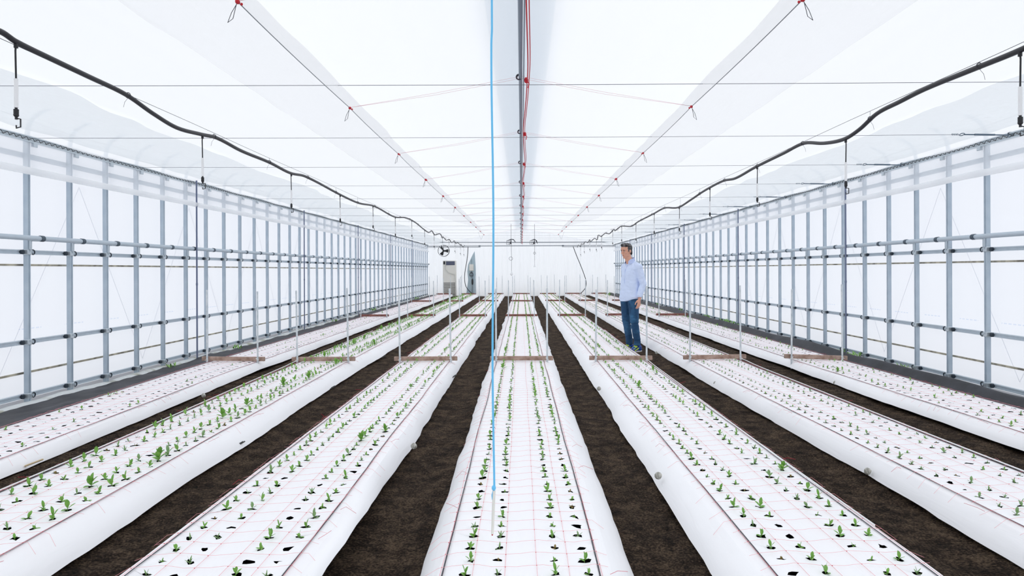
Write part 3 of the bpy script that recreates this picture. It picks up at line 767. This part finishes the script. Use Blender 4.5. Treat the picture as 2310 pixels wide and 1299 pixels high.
# ------------------------------------------------------------------ far end
for nm, zz, yy, xa, xb in (('upper', 2.755, 34.6, -4.83, 4.83), ('lower', 2.60, 35.2, -4.9, 4.9)):
    g = MB().tube([(xa, yy, zz + (.03 if nm == 'upper' else 0)), (0, yy, zz), (xb, yy, zz)], .016, 8)
    if nm == 'lower':
        for xq in (-2.15, 2.15): g.tube([(xq - .05, yy, zz), (xq + .05, yy, zz)], .032, 8)
        g.tube([(xa, yy, zz - .06), (-2.1, yy, zz - .06)], .012, 6); g.tube([(2.1, yy, zz - .06), (xb, yy, zz - .06)], .012, 6)
    tag(g.build('cross_pipe', M_collar, org=(0, yy, zz)), '%s dark pipe across the far end wall' % nm, 'pipe')
# fan
fz = 34.9; fc = P(1001, 565, fz)
fan = empty('circulation_fan', fc, 'round black three-bladed fan hung at the far left corner', 'fan')
g = MB()
for r_ in (.285, .29): g.torus((0, -.06 if r_ < .29 else .06, 0), r_, .009, (0, 1, 0), 28, 5)
for a in range(16):
    q = a * PI / 8; g.tube([(.05 * math.cos(q), -.08, .05 * math.sin(q)), (.2 * math.cos(q), -.085, .2 * math.sin(q)), (.285 * math.cos(q), -.06, .285 * math.sin(q)), (.29 * math.cos(q), .06, .29 * math.sin(q))], .003, 3)
g.build('cage', M_black, fan)
g = MB().tube([(0, -.07, 0), (0, .14, 0)], .055, 12); g.build('motor', M_black, fan)
for k in range(3):
    a0 = PI / 2 + 2 * PI * k / 3 + .5; vs = []
    for i in range(7):
        t = i / 6; r0 = .05 + .2 * t; hw = .55 * (1 - .35 * t)
        for sgn in (-1, -.33, .33, 1): a = a0 + sgn * hw; vs.append((r0 * math.cos(a), sgn * .03, r0 * math.sin(a)))
    g = MB().add(vs, [(i * 4 + j, i * 4 + j + 1, i * 4 + 5 + j, i * 4 + 4 + j) for i in range(6) for j in range(3)])
    g.add([(v[0], v[1] + .008, v[2]) for v in vs], [(i * 4 + j, i * 4 + 4 + j, i * 4 + 5 + j, i * 4 + j + 1) for i in range(6) for j in range(3)])
    g.build('blade', M_black, fan)
MB().tube([(0, .05, .285), (0, .05, .30), (0, .3, 2.60 - fc.z)], .012, 6).build('hanger', M_dwire, fan)
# heater cabinet
hy = 35.45; M_heat = mat('heater_cream', (232, 229, 220), .5); M_slot = mat('heater_slot', (120, 122, 118), .6); M_disp = mat('heater_top', (86, 92, 112), .4)
ha, hb = P(1000, 587, hy), P(1029, 662, hy); hw, hh = hb.x - ha.x, ha.z
heat = empty('heater_cabinet', ((ha.x + hb.x) / 2, hy, 0), 'tall cream heater cabinet with louvres in the far left corner', 'heater')
MB().box((0, 0, hh / 2 + .0), (hw, .45, hh), bev=.02).build('body', M_heat, heat)
g = MB()
for k in range(9): g.box((0, -.235, .10 + k * .075), (hw * .92, .02, .03), 0, Matrix.Rotation(.5, 3, 'X'))
g.build('louvre_panel', M_slot, heat)
MB().box((.06, -.232, hh - .14), (hw * .68, .02, .20), bev=.01).build('outlet', M_disp, heat)
MB().box((-hw * .38, -.232, hh - .12), (hw * .14, .02, .16), bev=.005).build('control_panel', M_black, heat)
g = MB().tube([(-hw * .3, -.25, hh - .2), (-hw * .3, -.26, hh - .45), (0, -.26, hh - .65), (hw * .42, -.26, hh - .72), (hw * .48, -.26, hh - 1.0), (hw * .5, -.25, .05)], .018, 6); g.build('air_tube', mat('clear_tube', (206, 206, 200), .3), heat)
# film hanging in front of the heater's lower left
# door opening into the next bay, with its switch box
dy = 35.75; M_open = mat('blue_grey_panel', (168, 190, 200), .5, vary=((190, 206, 212), 1.5, .3, .7))
poly = [(1071, 566), (1073, 600), (1074, 661), (1052, 661), (1056, 630), (1054, 612), (1056, 596), (1062, 583), (1068, 571)]
pf = [P(px, py, dy) for px, py in poly]; n = len(pf)
g = MB().add([p for p in pf] + [p + Vector((0, .03, 0)) for p in pf], [tuple(range(n)), tuple(range(2 * n - 1, n - 1, -1))] + [(i, n + i, n + (i + 1) % n, (i + 1) % n) for i in range(n)])
tag(g.build('door_1', M_open, org=(pf[2].x, dy, 0)), 'blue-grey opening where the end curtain is drawn aside', kind='structure')
bc = P(1063.5, 603, 35.70)
bx = empty('switch_box', bc, 'cream switch box with coiled cable hanging in the end wall opening', 'electric box')
MB().box((0, 0, 0), (.22, .10, .34), bev=.015).build('housing', M_heat, bx)
g = MB().tube([(0, 0, .17), (0, .01, .45)], .006, 5)
for q in range(3): g.torus((.0, -.02, -.33 - .03 * q), .085 + .012 * q, .008, (.2 * q, 1, .1), 14, 4)
g.tube([(0, 0, -.17), (.02, 0, -.3), (.04, 0, -.6), (.03, 0, -1.50)], .011, 5); g.build('cable', M_dwire, bx)
MB().tube([(.05, -.03, -.58), (.05, -.03, -.66), (.05, -.03, -.82), (.05, -.03, -.9)], [.02, .045, .045, .02], 8).build('plug', M_black, bx)
# black hoses at the far wall
for side, pp, yy in (('left', [(1056, 556), (1055, 575), (1052, 595), (1049, 612), (1048, 628), (1050, 643), (1056, 653), (1064, 661)], 34.4), ('right', [(1293, 556), (1300, 575), (1309, 597), (1317, 618), (1322, 635), (1321, 648), (1314, 658), (1305, 665)], 33.9)):
    c = [P(a, b_, yy) for a, b_ in pp]; pts = []
    for i in range(len(c) - 1):
        p0, p1, p2, p3 = c[max(0, i - 1)], c[i], c[i + 1], c[min(len(c) - 1, i + 2)]
        for j in range(4):
            t = j / 4; pts.append(.5 * ((2 * p1) + (p2 - p0) * t + (2 * p0 - 5 * p1 + 4 * p2 - p3) * t * t + (3 * p1 - p0 - 3 * p2 + p3) * t ** 3))
    pts.append(c[-1])
    tag(MB().tube(pts, .017, 7).build('feed_hose', M_hose, org=pts[-1]), 'black hose curving down before the end wall, %s one' % side, 'hose')
# hanging lamp cables
for i, (px, lx, ly, big) in enumerate(((1153, 1154, 618, True), (1206, 1206, 601, False))):
    yy = 31.0; top = P(px, 503, yy); t = empty('pendant_lamp', P(lx, ly, yy), '%s hanging from a coiled black cable before the end wall' % ('white bulb lamp' if big else 'small white lamp holder'), 'lamp')
    L = lambda p: Vector(p) - t.location
    g = MB().tube([L(top), L(P(px, 540, yy)), L(P(lx, 575, yy)), (0, 0, .1)], .007, 5)
    cc = L(P(px, 543, yy))
    sx = -1 if big else 1
    for q in range(4):
        a = -.9 + .5 * q; g.tube([cc + Vector((0, 0, .08)), cc + Vector((-.09 + a * .12, -.01 * q, 0)), cc + Vector((-.12 + a * .1 + .03 * q, 0, -.16)), cc + Vector((-.02 + a * .05, 0, -.18 + .02 * q)), cc + Vector((.01, 0, .06))], .010, 5)
        if big and q > 1: g.tube([cc + Vector((0, 0, .08)), cc + Vector((.12, -.02, .02 * q)), cc + Vector((.2, 0, -.06))], .014, 5)
        if not big: g.tube([cc + Vector((0, 0, .08)), cc + Vector((.09 + a * .03, 0, 0)), cc + Vector((.13, 0, -.14))], .009, 5)
    if big:
        g.torus(L(P(lx - 1.5, 583, yy)), .08, .007, (0, 1, .1), 14, 4)
    else: g.torus(L(P(lx, 571, yy)), .05, .007, (.3, 1, .1), 14, 4)
    g.build('cable', M_dwire, t)
    if big:
        MB().ell((0, 0, 0), (.06, .06, .075), nu=12, nv=8).build('bulb', M_white, t); MB().tube([(0, 0, .05), (0, 0, .13)], [.035, .022], 8).build('socket', M_white, t)
    else:
        MB().tube([(0, 0, -.02), (0, 0, .0), (0, 0, .03), (0, 0, .25)], [.045, .05, .02, .015], 10).build('socket', M_white, t)
    # lead running along the roof wires to the side
    s = -1 if big else 1; wl = [top + Vector((0, 0, 0))]
    for k in range(1, 7): wl.append(Vector((top.x + s * .75 * k, 31.0, top.z + (-.14 if k in (2, 4, 6) else -.05) - .02 * k)))
    tag(MB().tube(wl, .005, 4).build('lamp_lead', M_dwire, org=top), 'thin black lead running sideways to the %s from the lamp cable' % ('left' if s < 0 else 'right'), 'cable')

# ------------------------------------------------------------------ film pegs and scraps on the skirts
def P0(px, py, zz):      # point on the horizontal plane z = zz seen at a pixel
    Z = F * (CAMH - zz) / (py - 609.5); return Vector((X_(px, Z), Z, zz))
pegs = [(540, 999, .05, 1, 'third path'), (750, 872, .06, 1, ''), (458, 889, .08, 0, ''), (865, 803, .06, 1, ''), (932, 1005, .09, 0, ''), (1350, 877, .10, 0, ''), (1483, 1074, .12, 0, ''), (1480, 797, .06, 0, ''), (1613, 866, .07, 0, ''), (1955, 1066, .07, 0, ''), (1883, 866, .07, 0, ''), (1024, 848, .06, 1, '')]
where = ['below the second bed, halfway to the front', 'below the second bed, near its nearest board', 'on the leftmost bed skirt before its board', 'on the second bed edge beyond the nearest board',
         'on the right skirt of the third bed', 'on the left skirt of the fifth bed, behind', 'on the left skirt of the fifth bed, nearer', 'on the sixth bed skirt beside the person', 'on the sixth bed skirt just past the boards',
         'on the sixth bed skirt nearest the front', 'on the rightmost bed skirt near its board', 'on the third bed skirt just before its board']
M_peg = mat('peg_grey', (150, 150, 142), .6, vary=((205, 203, 195), 60, .4, .6)); M_pegd = mat('peg_dark', (70, 72, 70), .6)
for (px, py, zz, long, _), wh in zip(pegs, where):
    p = P0(px, py, zz * .62); g = MB()
    if long:
        R = Matrix.Rotation(-.5, 3, 'Y') @ Matrix.Rotation(.9, 3, 'Z')
        g.box(p, (.085, .012, .010), 0, R, .002); g.box(p + Vector((0, 0, .008)), (.05, .008, .006), 0, R)
    else:
        g.ell(p, (.024, .016, .024), nu=8, nv=5); g.box(p + Vector((.004, -.012, 0)), (.022, .012, .034), 0, Matrix.Rotation(.5, 3, 'Y'), .003)
    tag(g.build('film_peg', M_pegd if long else M_peg, org=p), '%s %s' % ('dark slim film peg' if long else 'grey film clip', wh), 'peg', 'pegs and clips holding the film')
p = P0(75, 1039, .07)
g = MB().box(p, (.11, .022, .012), 0, Matrix.Rotation(-.35, 3, 'Y') @ Matrix.Rotation(.5, 3, 'Z'), .005)
tag(g.build('wooden_tag', mat('tag_wood', (206, 186, 150), .7), org=p), 'short tan wooden peg on the skirt of the leftmost bed', 'peg')

# ------------------------------------------------------------------ weeds along the walls
wd = [(-4.72, 9.2, .9, 'by the third post on the left'), (-4.74, 11.4, 1.0, 'left wall, under the slim pole'), (-4.76, 17.4, 1.0, 'left wall, a third of the way back'), (-4.76, 22.0, 1.6, 'left wall, beyond the middle'), (-4.77, 31.0, 1.5, 'at the far end of the left wall'),
      (4.74, 9.7, 1.3, 'right wall, nearest bushy clump'), (4.74, 10.05, 1.1, 'right wall, beside the nearest bushy clump'), (4.80, 8.6, .7, 'right wall, closest to the front'), (4.74, 15.1, 1.6, 'right wall, before the second slim pole'), (4.74, 15.8, 1.7, 'right wall, behind the second slim pole'), (4.74, 17.5, 1.4, 'right wall, about halfway back'),
      (4.75, 20.5, 1.4, 'right wall, beyond halfway'), (4.75, 24, 1.3, 'right wall, well back behind the person'), (4.3, 34.2, 2.6, 'at the foot of the far right corner'), (-4.06, 6.8, .8, 'at the outer edge of the leftmost bed')]
for i, (x, y, s_, wh) in enumerate(wd):
    r2 = random.Random(i * 3 + 1); g = MB()
    for k in range(18): leaf(g, (x + r2.uniform(-.05, .05) * s_, y + r2.uniform(-.10, .10) * s_, .06), r2.uniform(0, 6.28), r2.uniform(.4, 1.4), r2.uniform(.05, .10) * s_, r2.uniform(.012, .022) * s_, 0, .5)
    z = .06 if i < 14 else .2
    o = g.build('weed', M_grn, org=(x, y, .06)); 
    if i == 14: o.location.z = .10
    if 4 < i < 13: o.location.z = .10
    tag(o, 'green weed clump, ' + wh, 'weed', 'weeds along the walls')

# ------------------------------------------------------------------ the standing person
def remeshed(name, g, mats, voxel, smooth=4, fold=None):
    me = g.mesh(name, mats, False); tmp = bpy.data.objects.new('tmp', me); C.objects.link(tmp)
    md = tmp.modifiers.new('r', 'REMESH'); md.mode = 'VOXEL'; md.voxel_size = voxel
    sm = tmp.modifiers.new('s', 'SMOOTH'); sm.factor = .5; sm.iterations = smooth
    dg = bpy.context.evaluated_depsgraph_get(); ev = tmp.evaluated_get(dg); out = bpy.data.meshes.new_from_object(ev); out.name = name
    bpy.data.objects.remove(tmp); bpy.data.meshes.remove(me)
    if fold:
        nrm = [v.normal.copy() for v in out.vertices]
        for v, n_ in zip(out.vertices, nrm): v.co += n_ * fold(v.co)
    out.materials.clear()
    for m in (mats if isinstance(mats, (list, tuple)) else [mats]): out.materials.append(m)
    for p in out.polygons: p.use_smooth = True
    return out
def cap(g, a, b, r0, r1, n=14):      # tapered capsule
    a, b = Vector(a), Vector(b); g.tube([a, b], [r0, r1], n); g.ell(a, r0, nu=n, nv=10); g.ell(b, r1, nu=n, nv=10)
def loft(g, rings, n=24):            # rings: centre, radius forward, radius sideways
    vs = []
    for c, ra, rb in rings:
        for j in range(n):
            q = 2 * PI * j / n; vs.append((c[0] + ra * math.cos(q), c[1] + rb * math.sin(q), c[2]))
    k = len(rings); fs = [(i * n + j, i * n + (j + 1) % n, (i + 1) * n + (j + 1) % n, (i + 1) * n + j) for i in range(k - 1) for j in range(n)]
    fs += [tuple(range(n - 1, -1, -1)), tuple(range((k - 1) * n, k * n))]; g.add(vs, fs)
M_skin = mat('skin', (222, 166, 142), .5, bump=(60, .15, .002)); M_hair = mat('hair', (42, 40, 42), .6, bump=(120, .8, .004), vary=((138, 136, 138), 28, .45, .75))
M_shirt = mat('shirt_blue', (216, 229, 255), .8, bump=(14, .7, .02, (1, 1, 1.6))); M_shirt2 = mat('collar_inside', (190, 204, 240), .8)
M_jean = mat('denim', (20, 66, 104), .75, bump=(14, .8, .02, (1, 1, 1.5)), vary=((60, 116, 158), 6, .45, .72))
M_shoe = mat('shoe_blue', (28, 84, 184), .5, vary=((16, 34, 84), 30, .45, .6)); M_neon = mat('neon_yellow', (206, 236, 60), .5); M_sole = mat('sole_white', (236, 238, 240), .5)
M_eye = mat('eye_dark', (30, 22, 20), .3); M_eyew = mat('eye_white', (226, 220, 216), .3); M_brow = mat('brow_hair', (40, 32, 30), .8); M_lip = mat('lip', (168, 98, 92), .5)
PX, PY = 1.862, 11.50
man = empty('person', (PX, PY, -.034), 'person in a pale blue shirt and dark jeans standing between two beds, looking down left', 'person', rz=math.radians(210))
man.scale = (1.018,) * 3
HC = Vector((.112, 0, 1.662)); HR = Matrix.Rotation(math.radians(9), 3, 'Z') @ Matrix.Rotation(math.radians(8), 3, 'Y')
H = lambda x, y, z: HC + HR @ Vector((x, y, z))
g = MB()
g.ell((.03, 0, .94), (.10, .145, .11)); g.ell((.035, 0, 1.08), (.095, .14, .15)); g.ell((.02, 0, 1.28), (.105, .155, .17))
cap(g, (.01, -.13, 1.40), (.01, .13, 1.40), .055, .055); cap(g, (.02, 0, 1.42), (.085, 0, 1.57), .062, .056)
ARM = {1: ((.0, .185, 1.385), (-.045, .232, 1.115), (.03, .232, .885)), -1: ((.0, -.185, 1.385), (-.06, -.215, 1.12), (-.055, -.195, .90))}
LEG = {1: ((.04, .085, .89), (.03, .095, .50), (-.025, .10, .09)), -1: ((.055, -.085, .89), (.045, -.095, .50), (-.01, -.085, .09))}
for s in (1, -1):
    a, b_, c = ARM[s]; cap(g, a, b_, .05, .040); cap(g, b_, c, .038, .026)
    h, k, n_ = LEG[s]; cap(g, h, k, .085, .055); cap(g, k, n_, .044, .032); g.ell(Vector(k).lerp(Vector(n_), .3) + Vector((-.015, 0, 0)), (.036, .036, .09))
    g.ell(Vector(n_) + Vector((.06, 0, -.05)), (.11, .04, .03))
    # hand: palm, four fingers, thumb
    wv = Vector(c); pc = wv + Vector((.012, -.004 * s, -.052)); g.ell(pc, (.034, .0165, .05), nu=12, nv=8); cap(g, wv, pc, .024, .02)
    for fi, (fx, L) in enumerate(((.027, .068), (.010, .078), (-.008, .073), (-.025, .058))):
        k0 = pc + Vector((fx, 0, -.035)); k1 = k0 + Vector((.004 + fx * .12, -.005 * s, -L * .45)); k2 = k1 + Vector((.004, -.012 * s, -L * .32)); k3 = k2 + Vector((.002, -.014 * s, -L * .24))
        cap(g, k0, k1, .0098, .0088, 8); cap(g, k1, k2, .0088, .008, 8); cap(g, k2, k3, .008, .0068, 8)
    t0 = pc + Vector((.026, -.006 * s, .018)); t1 = t0 + Vector((.022, -.012 * s, -.03)); t2 = t1 + Vector((.006, -.012 * s, -.032)); cap(g, t0, t1, .013, .0105, 8); cap(g, t1, t2, .0105, .0085, 8)
# head
g.ell(H(-.008, 0, .028), (.098, .075, .094), rot=HR, nu=20, nv=14); g.ell(H(.022, 0, -.035), (.068, .060, .078), rot=HR, nu=16, nv=12)
g.ell(H(.058, 0, -.098), (.028, .028, .022), rot=HR); g.ell(H(.0, .045, -.068), (.045, .018, .028), rot=HR); g.ell(H(.0, -.045, -.068), (.045, .018, .028), rot=HR)
for s in (1, -1):
    g.ell(H(.062, .040 * s, -.022), (.022, .022, .018), rot=HR); g.ell(H(-.008, .076 * s, -.006), (.017, .010, .031), rot=HR); g.ell(H(.078, .030 * s, .024), (.014, .026, .010), rot=HR)
cap(g, H(.086, 0, .014), H(.110, 0, -.028), .009, .0125, 10); g.ell(H(.100, .010, -.034), .009, nu=8, nv=6); g.ell(H(.100, -.010, -.034), .009, nu=8, nv=6)
g.ell(H(.080, 0, -.066), (.015, .026, .013), rot=HR); g.ell(H(.072, 0, .05), (.022, .052, .035), rot=HR)
me = remeshed('body', g, M_skin, .0048, 3)
bo = bpy.data.objects.new('body', me); C.objects.link(bo); bo.parent = man
for s in (1, -1):
    e = MB().ell(H(.080, .030 * s, .004), (.010, .0115, .0058), rot=HR, nu=10, nv=8).build('eye', M_eyew, man)
    MB().ell(H(.0885, .030 * s, .003), (.004, .0055, .0052), nu=8, nv=6).build('iris', M_eye, e)
    g = MB(); g.tube([H(.088, .012 * s, .021), H(.093, .028 * s, .026), H(.080, .050 * s, .020)], [.004, .0055, .003], 6); g.build('eyebrow', M_brow, man)
MB().ell(H(.0925, 0, -.067), (.006, .022, .0055), rot=HR, nu=10, nv=6).build('mouth', M_lip, man)
g = MB()
for c, r in (((.005, 0, .092), (.085, .070, .042)), ((-.050, 0, .045), (.064, .076, .080)), ((.066, 0, .108), (.034, .052, .022)), ((-.075, 0, -.040), (.030, .055, .045)), ((.03, .0, .105), (.06, .066, .032))):
    g.ell(H(*c), r, rot=HR, nu=18, nv=12)
for s in (1, -1): g.ell(H(-.015, .066 * s, .045), (.052, .016, .042), rot=HR); g.ell(H(.022, .071 * s, .012), (.012, .007, .030), rot=HR); g.ell(H(-.045, .068 * s, -.010), (.022, .012, .045), rot=HR)
me = remeshed('hair', g, M_hair, .005, 2, lambda c: .004 * noise.noise(c * 70))
ho = bpy.data.objects.new('hair', me); C.objects.link(ho); ho.parent = man
# shirt
g = MB()
loft(g, [((.045, 0, .835), .150, .200), ((.045, 0, .90), .150, .200), ((.045, 0, 1.02), .136, .180), ((.04, 0, 1.16), .128, .172), ((.03, 0, 1.29), .130, .182), ((.02, 0, 1.38), .115, .180), ((.012, 0, 1.43), .088, .145), ((.02, 0, 1.47), .074, .095), ((.022, 0, 1.51), .062, .066)])
for s in (1, -1):
    a, b_, c = [Vector(v) for v in ARM[s]]; cap(g, a + Vector((0, -.01 * s, 0)), b_, .071, .056); cap(g, b_, c + Vector((0, 0, .045)), .056, .043)
    g.tube([c + Vector((0, 0, .06)), c + Vector((.004, 0, -.005))], [.042, .040], 14)
    cap(g, (.0, .07 * s, 1.45), a + Vector((0, 0, .005)), .045, .066)
def sfold(c):
    f = .008 * noise.noise(Vector((c.x * 9, c.y * 9 + c.z * 6, c.z * 7))) + .0035 * noise.noise(c * 26)
    f += .009 * noise.noise(Vector((c.x * 3, (c.y * .8 + c.z) * 11, (c.y - c.z) * 3))) * (1 if c.z < 1.35 else .3)
    return f
me = remeshed('shirt', g, [M_shirt, M_shirt2], .006, 4, sfold)
for v in me.vertices:      # hem: higher at the sides
    if v.co.z < .93:
        v.co.z += .055 * max(0, min(.2, abs(v.co.y)) / .2) ** 2 * (1 - (v.co.z - .83) / .1) if v.co.z < .93 else 0
so = bpy.data.objects.new('shirt', me); C.objects.link(so); so.parent = man; so['label'] = 'pale blue long-sleeved button shirt'
g = MB()
for k in range(20):      # standing collar with an opening at the front
    a0, a1 = [math.radians(28 + 304 * q / 20) for q in (k, k + 1)]
    vs = []
    for a in (a0, a1):
        f = .5 + .5 * math.cos(a)
        for r_, z_ in ((.072, 1.480 - .015 * f), (.069, 1.560 - .040 * f), (.084 + .004 * f, 1.508 - .04 * f), (.092 + .004 * f, 1.482 - .035 * f)): vs.append((.034 + r_ * math.cos(a), r_ * math.sin(a) * 1.05, z_))
    g.add(vs, [(0, 1, 5, 4), (1, 2, 6, 5), (2, 3, 7, 6)])
g.build('collar', M_shirt2, so)
g = MB().tube([(.105, 0, 1.43), (.155, 0, 1.34), (.168, 0, 1.2), (.172, 0, 1.05), (.181, 0, .86)], .012, 6, flat=.5); g.build('placket', M_shirt, so)
# jeans
g = MB()
g.ell((.035, 0, .93), (.128, .165, .11)); g.ell((-.035, 0, .90), (.10, .145, .10))
for s in (1, -1):
    h, k, n_ = [Vector(v) for v in LEG[s]]; cap(g, h, k, .100, .072); cap(g, k, n_ + Vector((-.005, 0, .075)), .067, .056); g.ell(k.lerp(n_, .3) + Vector((-.02, 0, 0)), (.055, .055, .12))
    g.tube([n_ + Vector((0, 0, .10)), n_ + Vector((0, 0, .022))], [.057, .060], 14)
def jfold(c):
    kf = math.exp(-((c.z - .50) / .10) ** 2); af = math.exp(-((c.z - .15) / .08) ** 2)
    return .004 * noise.noise(c * 14) + (.011 * kf + .009 * af) * noise.noise(Vector((c.x * 5, c.y * 5, c.z * 32)))
me = remeshed('jeans', g, M_jean, .006, 4, jfold)
jo = bpy.data.objects.new('jeans', me); C.objects.link(jo); jo.parent = man; jo['label'] = 'dark blue jeans'
# running shoes
for s, yaw in ((1, 4), (-1, -4)):
    n_ = Vector(LEG[s][2]); R = Matrix.Rotation(math.radians(yaw), 3, 'Z'); Q = lambda x, y, z: Vector((n_.x, n_.y, 0)) + R @ Vector((x, y, z))
    g = MB(); g.ell(Q(-.035, 0, .062), (.058, .046, .062), rot=R); g.ell(Q(.05, 0, .055), (.085, .046, .045), rot=R); g.ell(Q(.135, 0, .040), (.068, .048, .034), rot=R); g.tube([Q(-.01, 0, .05), Q(-.01, 0, .125)], [.05, .052], 12)
    me = remeshed('shoe', g, M_shoe, .006, 3); sh = bpy.data.objects.new('shoe', me); C.objects.link(sh); sh.parent = man; sh['label'] = 'blue running shoe with neon yellow laces'
    g = MB(); outl = [(-.092, 0), (-.075, .034), (-.02, .040), (.05, .044), (.12, .052), (.175, .042), (.208, .012), (.205, -.018), (.17, -.045), (.12, -.052), (.05, -.042), (-.02, -.042), (-.075, -.032)]
    n = len(outl); vs = [Q(x * (1 + .0 * z), y, z) for z in (.001, .024) for x, y in outl]
    g.add(vs, [tuple(range(n - 1, -1, -1)), tuple(range(n, 2 * n))] + [(i, (i + 1) % n, n + (i + 1) % n, n + i) for i in range(n)]); g.build('sole', M_sole, sh)
    g = MB()
    for k in range(6): x = .035 + .017 * k; z = .112 - .0085 * k; g.tube([Q(x, -.038, z - .022), Q(x + .004, 0, z + .002), Q(x, .038, z - .022)], .0085, 5)
    g.tube([Q(.0, .04, .075), Q(.05, .049, .05), Q(.10, .052, .035)], .007, 5); g.tube([Q(.0, -.04, .075), Q(.05, -.049, .05), Q(.10, -.052, .035)], .007, 5)
    g.ell(Q(.185, 0, .045), (.018, .03, .014), rot=R, nu=10, nv=6)
    g.build('laces', M_neon, sh)
